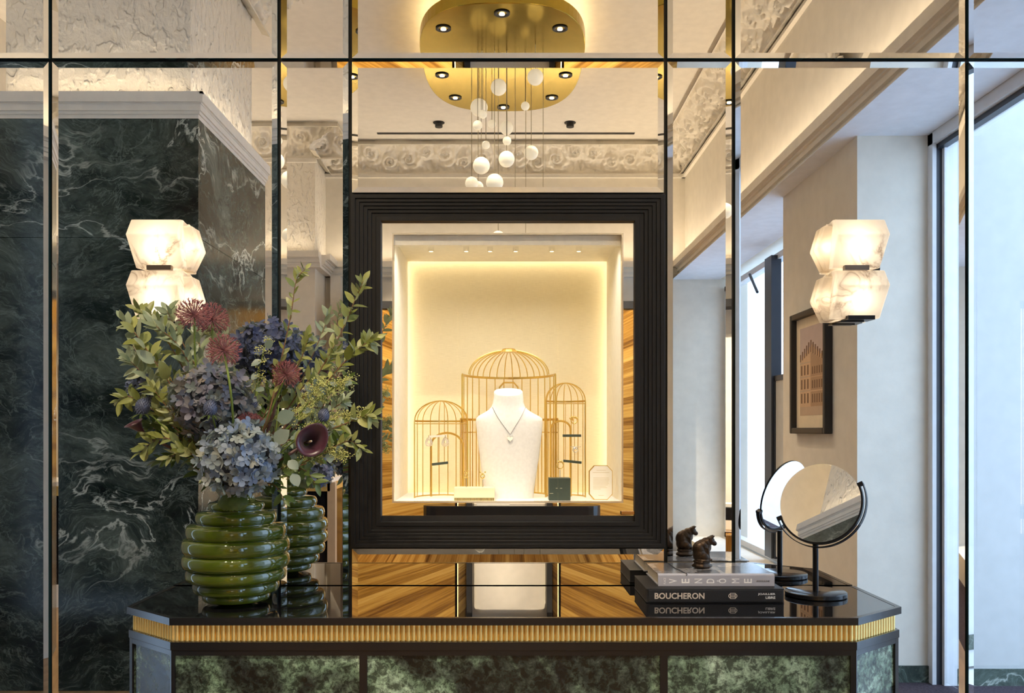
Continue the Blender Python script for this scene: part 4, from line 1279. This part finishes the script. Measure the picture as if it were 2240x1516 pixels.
# orientation: rt x uv should equal nv
if rt.cross(uv).dot(nv) < 0: front.reverse(); back.reverse()
mb.cur = 0; mb.add(front+back, [tuple(range(n)), tuple(range(2*n-1, n-1, -1))])
mb.cur = 1; mb.add(front+back, [((i+1) % n, i, n+i, n+(i+1) % n) for i in range(n)])
mb.build('mirror_disc', [M['mirror_dark'] if False else M['mirror'], M['black_metal']], vm)
# the arc lies in a plane through the disc, turned only about the stem
def arcpts(rad, a0, a1, m=40):
    return [dcn+(rt*math.cos(math.radians(a0+(a1-a0)*k/m))+uv*math.sin(math.radians(a0+(a1-a0)*k/m)))*rad for k in range(m+1)]
def arc_bar(name, rad, a0, a1, w, t_):
    pts = arcpts(rad, a0, a1); MB().ribbon(pts, lambda i: nv, w, t_).build(name, M['black_metal'], vm)
arc_bar('inner_arc', R+.0030, 203, 391, .010, .0050)
arc_bar('outer_arc', R+.0125, 206, 388, .012, .0022)
for a in (205, 389):
    pts = [dcn+(rt*math.cos(math.radians(a))+uv*math.sin(math.radians(a)))*(R+q) for q in (.000, .014)]
    MB().ribbon(pts, lambda i: nv, .013, .008).build('clamp', M['black_metal'], vm)

# ================================================================== VASE AND FLOWERS
VX, VYD = (517-1103)/F*2.16, 2.16
vy = VYD-D
va = thing('ribbed_vase', 'round glossy green vase with stacked ribs, filled with flowers', 'vase', (VX, vy, TZ))
ribs = [(1106, 60, 9.5), (1131, 86, 13), (1161, 106, 15.5), (1192, 114.5, 16.5), (1224, 114.5, 15.5), (1253, 107, 14.5), (1280, 92, 13), (1302, 72, 10.5)]
s = VYD/F
prof = [(.0, .002), (.040, .0), (.043, .004), (.050, .008)]
for py, rp, hh in ribs[::-1]:
    z = CZ-(py-940)*s-TZ; r = rp*s; h = hh*s
    z = max(z, .016)
    for k in range(9):
        a = -PI/2+PI*k/8
        prof.append((r-.012+.012*max(0, math.cos(a))**.7, max(.008, z+h*math.sin(a))))
zt = CZ-(1090-940)*s-TZ
prof += [(.046, zt-.004), (.041, zt+.004), (.043, zt+.012), (.0475, zt+.018), (.047, zt+.022), (.043, zt+.021), (.038, zt+.010), (.040, zt-.01), (.036, zt-.05), (0, zt-.06)]
MB().lathe(prof, (VX, vy, TZ), 96, cap=False).build('body', M['vase'], va, smooth=True)

def m_leaf(name, cols, rough=.38, trans=.25):
    t = NT(name); oi = t.add('ShaderNodeObjectInfo')
    col = t.ramp(oi.outputs['Random'], [(k/(len(cols)-1), c) for k, c in enumerate(cols)])
    n = t.noise(t.coord('Object', (1, 1, 1)), 60, 3)
    col = t.mix(.35, col, t.ramp(n, [(.3, (.35, .35, .35)), (.7, (1.3, 1.3, 1.3))]), 'MULTIPLY')
    bf = t.add('ShaderNodeNewGeometry')
    col2 = t.mix(t.math('MULTIPLY', bf.outputs['Backfacing'], .45), col, (.36, .42, .30))
    t.set(Base_Color=col2, Roughness=rough, Specular_IOR_Level=.4)
    tr = t.add('ShaderNodeBsdfTranslucent'); t.link(col2, tr.inputs[0])
    mx = t.add('ShaderNodeMixShader'); mx.inputs[0].default_value = trans
    t.link(t.b.outputs[0], mx.inputs[1]); t.link(tr.outputs[0], mx.inputs[2]); t.link(mx.outputs[0], t.out.inputs[0])
    return t.m
M['leaf'] = m_leaf('olive_leaf', [(.14, .17, .03), (.26, .28, .07), (.34, .36, .15), (.19, .23, .07), (.40, .41, .13)])
M['leaf_grey'] = m_leaf('grey_green_leaf', [(.22, .28, .14), (.33, .39, .26), (.27, .33, .19), (.42, .46, .29)])
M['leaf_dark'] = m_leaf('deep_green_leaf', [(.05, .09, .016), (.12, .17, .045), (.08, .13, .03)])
M['euca'] = m_leaf('blue_green_leaf', [(.20, .27, .23), (.28, .34, .29), (.16, .22, .17)])
M['twig'] = plain('brown_twig', (.16, .075, .03), .6)
M['green_stem'] = plain('green_stem', (.15, .21, .03), .5)
M['berry'] = plain('green_seed', (.52, .52, .17), .5, var=.35, bscale=900)
def petal_mat(name, cols): return m_leaf(name, cols, .55, .3)
M['hyd_blue'] = petal_mat('hydrangea_blue', [(.13, .17, .30), (.20, .24, .36), (.10, .13, .24), (.26, .25, .33), (.20, .26, .32)])
M['hyd_mauve'] = petal_mat('hydrangea_mauve', [(.12, .15, .25), (.24, .21, .24), (.16, .19, .26), (.30, .25, .22), (.17, .21, .20), (.10, .12, .20)])
M['hyd_pale'] = petal_mat('hydrangea_pale', [(.24, .32, .38), (.36, .41, .40), (.20, .27, .42), (.30, .36, .45), (.42, .43, .36)])
M['hyd_dark'] = petal_mat('hydrangea_dark', [(.065, .085, .19), (.10, .13, .24), (.05, .06, .14), (.13, .16, .26)])
M['allium'] = plain('allium_red', (.26, .085, .09), .6, var=.35, bscale=900)
M['allium_stem'] = plain('allium_pedicel', (.30, .13, .13), .6, var=.25, bscale=600)
M['calla'] = NT('calla_plum').set(Base_Color=(.050, .010, .022), Roughness=.30, Specular_IOR_Level=.5, Sheen_Weight=.2).m
M['thistle'] = plain('thistle_blue', (.075, .09, .15), .6, var=.4, bscale=800)

def leaf_mesh(name, w, droop, fold, mat, wav=0.0, nx=6):
    mb = MB(); vs = []; fs = []
    for i in range(nx+1):
        u = i/nx; x = u
        ww = w*.5*(math.sin(PI*min(1, u**.85))**.8)*(1 if u < .97 else .2)
        z = -droop*u*u
        for j, q in enumerate((-1, 0, 1)):
            vs.append((x, q*ww, z+abs(q)*fold*ww+wav*math.sin(u*9+j)*ww))
    for i in range(nx):
        for j in range(2):
            a = i*3+j; fs.append((a, a+3, a+4, a+1))
    mb.add(vs, fs); me = mb.mesh(name, smooth=True); me.materials.append(mat); return me
LM = {}
for key, mat in (('leaf', M['leaf']), ('leaf_grey', M['leaf_grey']), ('leaf_dark', M['leaf_dark'])):
    LM[key] = [leaf_mesh('leaf', .40, .12, .35, mat), leaf_mesh('leaf', .46, .28, .2, mat, .06), leaf_mesh('leaf', .36, -.12, .4, mat, .05)]
LM['broad'] = [leaf_mesh('leaf', .52, .10, .15, M['leaf_grey'], .03), leaf_mesh('leaf', .58, .2, .2, M['leaf'], .05)]
LM['euca'] = [leaf_mesh('leaf', .74, .08, .08, M['euca'], .02), leaf_mesh('leaf', .62, .15, .15, M['euca'], .03)]

def frame(d, nrm):
    d = d.normalized(); n = (nrm-d*nrm.dot(d)).normalized(); y = n.cross(d)
    return Matrix((d, y, n)).transposed()
VIEW = Vector((.25, -1, .15)).normalized()
MOUTH = Vector((VX, vy, TZ+zt+.012))
def spine(pts):
    first = MOUTH+Vector((rnd.uniform(-.02, .02), rnd.uniform(-.02, .02), -.10))
    mid = MOUTH+Vector((rnd.uniform(-.022, .022), rnd.uniform(-.02, .02), .01))
    return crom([first, mid]+[P(*p) for p in pts], 10)
def branch(label, pts, kind, L, n, t0=.35, mat='twig', group='leafy branches in the vase', taper=True, name='leafy_branch', r=.0022, tip=True, spread=55):
    path = spine(pts)
    t = thing(name, label, 'branch', tuple(path[14]), group)
    MB().tube(path, lambda q: r*(1.15-.8*q), 6).build('stem', M[mat], t, smooth=True)
    N = len(path)-1; ph = rnd.uniform(0, 6)
    for k in range(n+(1 if tip else 0)):
        q = t0+(1-t0)*(k/(n)) if k < n else 1.0
        i = min(N-1, int(q*N)); p = path[i].lerp(path[i+1], q*N-i) if k < n else path[-1]
        tg = (path[i+1]-path[i]).normalized()
        ph += 2.4+rnd.uniform(-.5, .5)
        u = tg.cross(VIEW).normalized(); w = tg.cross(u)
        side = (u*math.cos(ph)+w*math.sin(ph)*.75)
        a = math.radians(spread+rnd.uniform(-24, 24)) if k < n else .15
        d = tg*math.cos(a)+side*math.sin(a)+Vector((0, 0, .12))
        nr = (VIEW*.8+Vector((0, 0, .7))+Vector((rnd.uniform(-.8, .8), rnd.uniform(-.6, .3), rnd.uniform(-.5, .5))))
        ln = L*1.22*rnd.uniform(.72, 1.15)*((1.05-.35*q) if taper else 1)
        me = rnd.choice(LM[kind])
        # keep leaves in front of the mirror wall
        e = p+d.normalized()*ln
        if e.y > -.012: d.y -= (e.y+.02)/ln
        inst('leaf', me, t, frame(d, nr), p, scale=(ln, ln, ln))
    return t

Lb = [
 ('tall thin branch with pale twisted leaves rising in front of the mirror joint', [(580, 930, 2.10), (612, 800, 2.12), (636, 690, 2.12), (648, 615, 2.12), (668, 588, 2.12)], 'leaf', .030, 20, .42),
 ('branch with round-tipped leaves reaching furthest towards the pillar, beside the sconce', [(455, 960, 2.12), (345, 800, 2.06), (300, 735, 2.05), (270, 700, 2.05)], 'broad', .048, 12, .50),
 ('bright leafy branch just below the vase-side sconce', [(450, 900, 2.2), (375, 760, 2.17), (335, 700, 2.16), (300, 678, 2.16)], 'leaf', .042, 20, .45),
 ('leafy branch between the sconce and the tallest alliums', [(470, 880, 2.2), (410, 770, 2.2), (378, 705, 2.2), (365, 680, 2.2)], 'leaf_grey', .045, 18, .4),
 ('curving leafy branch under the round-tipped one', [(430, 960, 2.1), (350, 860, 2.08), (300, 805, 2.07), (276, 782, 2.07)], 'leaf_grey', .043, 20, .42),
 ('low leafy branch ending beside the blue thistle', [(430, 980, 2.1), (345, 905, 2.08), (285, 868, 2.08), (262, 876, 2.08)], 'leaf', .043, 18, .42),
 ('drooping olive branch low on the pillar side', [(440, 1010, 2.08), (370, 960, 2.06), (330, 970, 2.06), (308, 990, 2.06)], 'leaf', .040, 18, .40),
 ('short olive branch hanging beside the pale hydrangea', [(450, 1020, 2.06), (405, 985, 2.04), (372, 1000, 2.04)], 'leaf', .038, 14, .4),
 ('upright leafy branch behind the three alliums', [(480, 900, 2.24), (440, 770, 2.25), (430, 725, 2.25)], 'leaf_grey', .042, 16, .4),
 ('leafy branch leaning over the black frame, highest of those by the frame', [(575, 1000, 2.14), (670, 860, 2.14), (740, 740, 2.14), (775, 660, 2.13), (795, 615, 2.12)], 'leaf', .038, 24, .45),
 ('leafy branch fanning out at mid height over the black frame', [(575, 1010, 2.12), (680, 880, 2.10), (755, 790, 2.09), (795, 755, 2.08), (815, 745, 2.08)], 'leaf', .040, 24, .45),
 ('leafy branch ending level with the moulding reflection, beside the frame', [(570, 1000, 2.18), (650, 850, 2.2), (700, 740, 2.2), (718, 690, 2.2)], 'leaf_grey', .038, 18, .45),
 ('slim branch whose tip points to the leftmost cage', [(580, 1030, 2.06), (680, 960, 2.03), (760, 925, 2.02), (800, 908, 2.02), (816, 912, 2.02)], 'leaf', .038, 18, .45),
 ('low branch curling down beside the plum calla', [(580, 1045, 2.06), (690, 1000, 2.03), (760, 965, 2.02), (790, 982, 2.02)], 'leaf', .033, 18, .42),
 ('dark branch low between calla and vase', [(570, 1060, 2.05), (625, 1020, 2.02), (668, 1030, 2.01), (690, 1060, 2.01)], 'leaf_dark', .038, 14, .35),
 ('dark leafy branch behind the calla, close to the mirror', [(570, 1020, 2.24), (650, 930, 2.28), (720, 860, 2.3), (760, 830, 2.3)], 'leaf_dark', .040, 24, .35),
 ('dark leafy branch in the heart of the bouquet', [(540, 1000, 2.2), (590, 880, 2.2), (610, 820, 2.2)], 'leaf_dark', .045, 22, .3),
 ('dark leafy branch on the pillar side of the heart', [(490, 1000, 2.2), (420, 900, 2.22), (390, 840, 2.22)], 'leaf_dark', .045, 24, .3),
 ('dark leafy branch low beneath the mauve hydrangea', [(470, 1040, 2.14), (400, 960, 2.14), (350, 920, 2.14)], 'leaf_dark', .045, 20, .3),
 ('bushy olive branch filling the gap left of the mauve hydrangea', [(460, 960, 2.14), (395, 860, 2.13), (350, 800, 2.12), (335, 770, 2.12)], 'leaf', .040, 20, .4),
 ('grey-green branch crossing behind the small pillar-side hydrangea', [(450, 980, 2.16), (370, 880, 2.17), (315, 800, 2.17), (290, 755, 2.17)], 'leaf_grey', .042, 20, .4),
 ('olive branch between the two thistles of the pillar side', [(450, 990, 2.10), (395, 930, 2.06), (350, 870, 2.04), (330, 845, 2.04)], 'leaf', .036, 18, .4),
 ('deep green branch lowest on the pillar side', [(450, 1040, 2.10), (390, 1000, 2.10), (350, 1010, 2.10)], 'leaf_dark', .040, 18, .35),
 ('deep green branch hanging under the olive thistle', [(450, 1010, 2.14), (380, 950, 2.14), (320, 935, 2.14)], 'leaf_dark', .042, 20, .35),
 ('olive branch just behind the tall thin branch', [(570, 960, 2.16), (630, 840, 2.17), (665, 770, 2.17), (672, 735, 2.17)], 'leaf', .036, 20, .42),
 ('grey-green branch between the calla and the frame', [(580, 1000, 2.14), (680, 930, 2.13), (735, 890, 2.12), (755, 875, 2.12)], 'leaf_grey', .034, 20, .4),
 ('olive branch spreading above the seeded sprays', [(575, 980, 2.18), (660, 850, 2.16), (710, 800, 2.15), (735, 770, 2.15)], 'leaf', .036, 20, .42),
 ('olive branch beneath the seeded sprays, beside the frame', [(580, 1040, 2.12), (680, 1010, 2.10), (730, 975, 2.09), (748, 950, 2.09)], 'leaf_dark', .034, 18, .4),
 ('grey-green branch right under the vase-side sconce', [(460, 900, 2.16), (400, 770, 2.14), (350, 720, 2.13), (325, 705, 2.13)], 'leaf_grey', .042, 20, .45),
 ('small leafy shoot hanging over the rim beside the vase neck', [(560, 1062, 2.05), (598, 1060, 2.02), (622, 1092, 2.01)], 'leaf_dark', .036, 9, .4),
]
for lb, pts, kind, L, n, t0 in Lb:
    branch(lb, pts, kind, L, int(n*1.55), t0)
# eucalyptus with round leaves and sprays of seeds
def seeds(t, path, t0, n, R, lim=.002):
    mb = MB(); N = len(path)-1
    oct_ = [(1,0,0),(-1,0,0),(0,1,0),(0,-1,0),(0,0,1),(0,0,-1)]; of = [(0,2,4),(2,1,4),(1,3,4),(3,0,4),(2,0,5),(1,2,5),(3,1,5),(0,3,5)]
    for k in range(n):
        q = t0+(1-t0)*rnd.random(); i = min(N-1, int(q*N)); p = path[i]
        d = Vector((rnd.gauss(0, 1), rnd.gauss(0, .8), rnd.gauss(0, 1))).normalized()
        c = p+d*R*rnd.uniform(.3, 1)
        mb.tube([p, c], .0004, 3, caps=False)
        for m_ in range(4):
            cc_ = c+Vector((rnd.uniform(-1, 1), rnd.uniform(-1, 1), rnd.uniform(-1, 1)))*.0055
            r = rnd.uniform(.0013, .0021); mb.add([cc_+Vector(o)*r for o in oct_], of)
    o = mb.build('seeds', M['berry'], t, smooth=True); o['kind'] = 'stuff'
for lb, pts, n in (
 ('eucalyptus spray with yellow seeds above the calla', [(590, 980, 2.10), (660, 900, 2.06), (690, 850, 2.05), (705, 838, 2.05)], 110),
 ('eucalyptus spray with yellow seeds beside the frame', [(590, 980, 2.12), (690, 880, 2.08), (745, 840, 2.07), (765, 830, 2.07)], 110),
 ('eucalyptus spray with seeds arching furthest towards the frame', [(590, 1000, 2.10), (690, 930, 2.05), (760, 915, 2.03), (790, 905, 2.03)], 100),
 ('eucalyptus spray with seeds drooping below the calla', [(590, 1030, 2.06), (680, 1000, 2.03), (730, 990, 2.02), (755, 1000, 2.02)], 80),
 ('eucalyptus spray with seeds low over the vase neck', [(570, 1050, 2.06), (610, 1030, 2.03), (640, 1035, 2.02)], 36),
 ('thin spray with seeds before the dark blue hydrangea', [(560, 960, 2.12), (560, 850, 2.10), (575, 775, 2.08), (590, 735, 2.08)], 45)):
    path = spine(pts)
    t = thing('eucalyptus_spray', lb, 'branch', tuple(path[14]), 'seeded eucalyptus in the vase')
    MB().tube(path, lambda q: .0018*(1.1-.7*q), 5).build('stem', M['green_stem'], t, smooth=True)
    seeds(t, path, .56, n, .023)
    N = len(path)-1
    for k in range(7):
        q = .35+.6*k/7; i = int(q*N); p = path[i]
        d = Vector((rnd.uniform(-1, 1), rnd.uniform(-.8, .1), rnd.uniform(-.6, 1)))
        ln = rnd.uniform(.018, .030)
        inst('leaf', rnd.choice(LM['euca']), t, frame(d, VIEW+Vector((rnd.uniform(-.5, .5), 0, rnd.uniform(-.4, .6)))), p, scale=(ln, ln, ln))
t = thing('eucalyptus_sprig', 'stem with two large round blue-green leaves beside the calla', 'branch', tuple(P(600, 950, 2.0)), 'seeded eucalyptus in the vase')
path = spine([(585, 1000, 2.04), (602, 950, 2.0), (608, 905, 1.99), (610, 885, 1.99)])
MB().tube(path, .0016, 5).build('stem', M['green_stem'], t, smooth=True)
for (px, py), d, ln in (((606, 920), (.8, -.2, .35), .046), ((600, 968), (.75, -.2, .6), .046), ((630, 1008), (.7, -.2, -.5), .032), ((640, 1035), (.4, -.2, -.8), .034)):
    inst('leaf', LM['euca'][0], t, frame(Vector(d), VIEW+Vector((.1, 0, .1))), P(px, py, 1.99), scale=(ln, ln, ln))

# hydrangeas: every floret of four petals is a piece of its own
def floret_mesh(mat, cup):
    mb = MB()
    for k in range(4):
        a0 = PI/2*k+.2; ca, sa = math.cos(a0), math.sin(a0); vs = []; fs = []
        for i, (u, w) in enumerate(((0, .06), (.35, .34), (.72, .42), (1.0, .20))):
            z = cup*u*u+.04*math.sin(k*2+u*3)
            for j in (-1, 0, 1):
                x, y = u, j*w
                vs.append((x*ca-y*sa, x*sa+y*ca, z+abs(j)*.10*(1 if k % 2 else .4)))
        for i in range(3):
            for j in range(2):
                a = i*3+j; fs.append((a, a+3, a+4, a+1))
        mb.add(vs, fs)
    me = mb.mesh('floret', smooth=True); me.materials.append(mat); return me
def hydrangea(label, px, py, Y, Rp, mat, n, fr=.165):
    c = P(px, py, Y); R = Rp/F*Y
    t = thing('hydrangea', label, 'flower', tuple(c), 'hydrangeas in the vase')
    MB().tube(crom([MOUTH+Vector((0, 0, -.1)), MOUTH, c.lerp(MOUTH, .4)+Vector((0, 0, .01)), c], 6), .003, 6).build('stem', M['green_stem'], t, smooth=True)
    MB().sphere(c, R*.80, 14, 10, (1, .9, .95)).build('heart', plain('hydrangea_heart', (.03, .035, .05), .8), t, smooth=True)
    ms = [floret_mesh(mat, .35), floret_mesh(mat, .05), floret_mesh(mat, .7), floret_mesh(mat, -.25)]
    for k in range(n):
        z = 1-2*(k+.5)/n; a = k*2.39996; r = math.sqrt(1-z*z)
        d = Vector((r*math.cos(a), r*math.sin(a), z))
        d = (d+Vector((rnd.uniform(-.12, .12),)*3)).normalized()
        p = c+Vector((d.x*R, d.y*R*.92, d.z*R*.95))*rnd.uniform(.78, 1.02)
        if p.y > -.02: continue
        nn = (d+Vector((rnd.uniform(-.8, .8), rnd.uniform(-.8, .6), rnd.uniform(-.6, .8)))).normalized()
        tx = nn.cross(Vector((rnd.uniform(-1, 1), rnd.uniform(-1, 1), rnd.uniform(-1, 1)))).normalized()
        m3 = Matrix((tx, nn.cross(tx), nn)).transposed()
        f = R*fr*rnd.uniform(.8, 1.2)
        inst('floret', rnd.choice(ms), t, m3, p, scale=(f, f, f))
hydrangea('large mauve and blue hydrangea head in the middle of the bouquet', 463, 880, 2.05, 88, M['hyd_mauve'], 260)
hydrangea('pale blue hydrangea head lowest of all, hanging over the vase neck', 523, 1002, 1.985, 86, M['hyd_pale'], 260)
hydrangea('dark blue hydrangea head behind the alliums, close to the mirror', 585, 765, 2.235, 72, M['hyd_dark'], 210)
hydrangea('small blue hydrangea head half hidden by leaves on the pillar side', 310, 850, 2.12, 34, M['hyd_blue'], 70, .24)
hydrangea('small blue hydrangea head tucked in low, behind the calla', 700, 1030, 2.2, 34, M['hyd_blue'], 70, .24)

# alliums: balls of fine florets
def allium(label, px, py, Y, Rp, n=150, flat=1.0, base=None):
    c = P(px, py, Y); R = Rp/F*Y
    t = thing('allium', label, 'flower', tuple(c), 'red alliums in the vase')
    MB().tube(crom([MOUTH, P(*base) if base else c.lerp(MOUTH, .5), c], 6), .0026, 7).build('stem', M['green_stem'], t, smooth=True)
    m1 = MB(); m2 = MB()
    for k in range(n):
        z = 1-1.8*(k+.5)/n; a = k*2.39996; r = math.sqrt(max(0, 1-z*z))
        d = Vector((r*math.cos(a), r*math.sin(a), z*flat)); q = rnd.uniform(.72, 1.0)
        p = c+d*R*q
        m1.tube([c, p], .0006, 3, caps=False)
        u = d.cross(Vector((.3, .2, 1))).normalized(); w = d.cross(u).normalized(); d = d.normalized()
        for m_ in range(3):
            aa = 2.1*m_+k; o = (u*math.cos(aa)+w*math.sin(aa)); L = R*.17
            m2.add([p, p+o*L*.28+d*L*.45, p+o*L*.55+d*L*1.25, p+o*L*.05+d*L*.7+u*L*.2], [(0, 1, 2, 3)])
        m2.sphere(p, R*.045, 5, 4)
    o = m1.build('pedicels', M['allium_stem'], t); o['kind'] = 'stuff'
    o = m2.build('florets', M['allium'], t); o['kind'] = 'stuff'
allium('tallest red allium, in front of the lit sconce', 424, 690, 2.06, 36, base=(437, 850, 2.1))
allium('red allium just behind and beside the tallest one', 464, 700, 2.14, 36, base=(470, 860, 2.15))
allium('red allium standing in front of the mauve hydrangea on a bare green stem', 489, 767, 1.93, 35, base=(507, 880, 1.93))
allium('small red allium half hidden behind the tall thin branch', 626, 820, 2.12, 31)
allium('dark red allium peeping out between the mauve and pale hydrangeas', 545, 918, 2.02, 26, flat=.55)

# thistles
def thistle(label, px, py, Y, Rp):
    c = P(px, py, Y); R = Rp/F*Y
    t = thing('thistle', label, 'flower', tuple(c), 'blue thistles in the vase')
    MB().tube(crom([MOUTH, c.lerp(MOUTH, .5)+Vector((0, -.01, .0)), c], 6), .0018, 6).build('stem', M['green_stem'], t, smooth=True)
    MB().sphere(c, R*.72, 14, 10, (1, 1, 1.15)).build('cone', M['thistle'], t, smooth=True)
    mb = MB()
    for k in range(170):
        z = 1-1.75*(k+.5)/170; a = k*2.39996; r = math.sqrt(max(0, 1-z*z)); d = Vector((r*math.cos(a), r*math.sin(a), z*1.12))
        u = d.cross(Vector((.3, .2, 1))).normalized()*R*.05
        p = c+d*R*.68; mb.add([p-u, p+u, p+d*R*.36], [(0, 1, 2)])
    o = mb.build('spines', M['thistle'], t); o['kind'] = 'stuff'
    for k in range(9):
        a = 2*PI*k/9; d = Vector((math.cos(a), math.sin(a), -.35))
        inst('bract', BR, t, frame(d, Vector((0, 0, 1))), c-Vector((0, 0, R*.6)), scale=(R*1.5,)*3)
BR = leaf_mesh('bract', .16, .1, .5, M['leaf_dark'])
thistle('blue thistle at the pillar-side edge of the bouquet', 312, 890, 2.03, 22)
thistle('blue thistle lying against the mauve hydrangea', 460, 893, 1.93, 21)
thistle('blue thistle above the open calla', 708, 909, 2.0, 18)
thistle('blue thistle deep between hydrangea and branch, near the middle', 553, 888, 2.08, 18)

# callas
def calla(label, px, py, Y, Rp, axis, base, tipdir=(0, 0, 1)):
    c = P(px, py, Y); R = Rp/F*Y; ax = Vector(axis).normalized()
    t = thing('calla_lily', label, 'flower', tuple(c), 'plum calla lilies in the vase')
    u = (Vector(tipdir)-ax*Vector(tipdir).dot(ax)).normalized(); w = ax.cross(u)
    mb = MB(); nu, nv_ = 32, 14; vs = []; fs = []
    for i in range(nv_+1):
        v = i/nv_
        r = R*(.16+.84*v**1.7) ; h = R*2.1*(v-1)
        for k in range(nu):
            a = 2*PI*k/nu; ca = math.cos(a)
            rr = r*(1+.22*v**3*max(0, ca)**2); hh = h+R*.30*v**3*ca-(R*.22*max(0, v-.82)/.18)
            vs.append(c+u*(rr*ca)+w*(r*math.sin(a)*.95)+ax*hh)
    for i in range(nv_):
        for k in range(nu): fs.append((i*nu+k, i*nu+(k+1) % nu, (i+1)*nu+(k+1) % nu, (i+1)*nu+k))
    mb.add(vs, fs); o = mb.build('spathe', M['calla'], t, smooth=True)
    so = o.modifiers.new('thickness', 'SOLIDIFY'); so.thickness = .0012
    MB().tube([c-ax*R*1.6, c-ax*R*.9, c-ax*R*.35], lambda q: R*(.10-.03*q), 8).build('spadix', plain('spadix', (.30, .24, .17), .6), t, smooth=True)
    b = c-ax*R*2.1
    MB().tube(crom([MOUTH, P(*base), b], 8), lambda q: .003+.0012*q, 8).build('stem', plain('calla_stem', (.10, .045, .04), .45), t, smooth=True)
calla('open plum calla lily facing out, above the vase shoulder', 684, 964, 1.975, 35, (.42, -.86, .10), (610, 1010, 2.03), (.55, 0, .75))
calla('plum calla lily seen from the side under the dark blue hydrangea', 618, 793, 2.16, 27, (.15, .12, .95), (590, 930, 2.16), (1, -.2, 0))
calla('dark plum calla lily at the pillar-side edge, below the thistle', 290, 922, 2.06, 20, (-.55, -.25, .7), (390, 990, 2.1), (-1, 0, .3))
calla('small plum calla lily beside the black frame', 712, 805, 2.26, 12, (.3, -.1, .9), (630, 930, 2.22), (1, 0, 0))

# veined leaf over the vase neck
t = thing('lobed_leaf', 'broad veined green leaf hanging over the vase neck', 'leaf', tuple(P(520, 1070, 2.04)))
mb = MB(); nx, ny = 12, 12; vs = []; fs = []
for i in range(nx+1):
    for j in range(ny+1):
        u = j/ny; v = i/nx*2-1
        wd = .034*math.sin(PI*min(1, .12+.88*(1-u)))**.6*(1+.10*abs(math.sin(u*16)))
        x = v*wd; z = -.050*u-.010*(v*v)*(1-u)+.002*math.sin(abs(v)*14+u*9)
        y = -.004-.018*math.sin(u*PI*.55)+.010*v*v-.0025*abs(math.sin(abs(v)*9+u*8))
        vs.append(P(521, 1066, 2.06)+Vector((x, y-.028, z)))
for i in range(nx):
    for j in range(ny):
        a = i*(ny+1)+j; fs.append((a, a+1, a+ny+2, a+ny+1))
mb.add(vs, fs); mb.build('blade', M['leaf_dark'], t, smooth=True)
MB().tube(crom([MOUTH, P(516, 1058, 2.06), P(521, 1066, 2.04)], 5), .0018, 6).build('stalk', M['green_stem'], t)
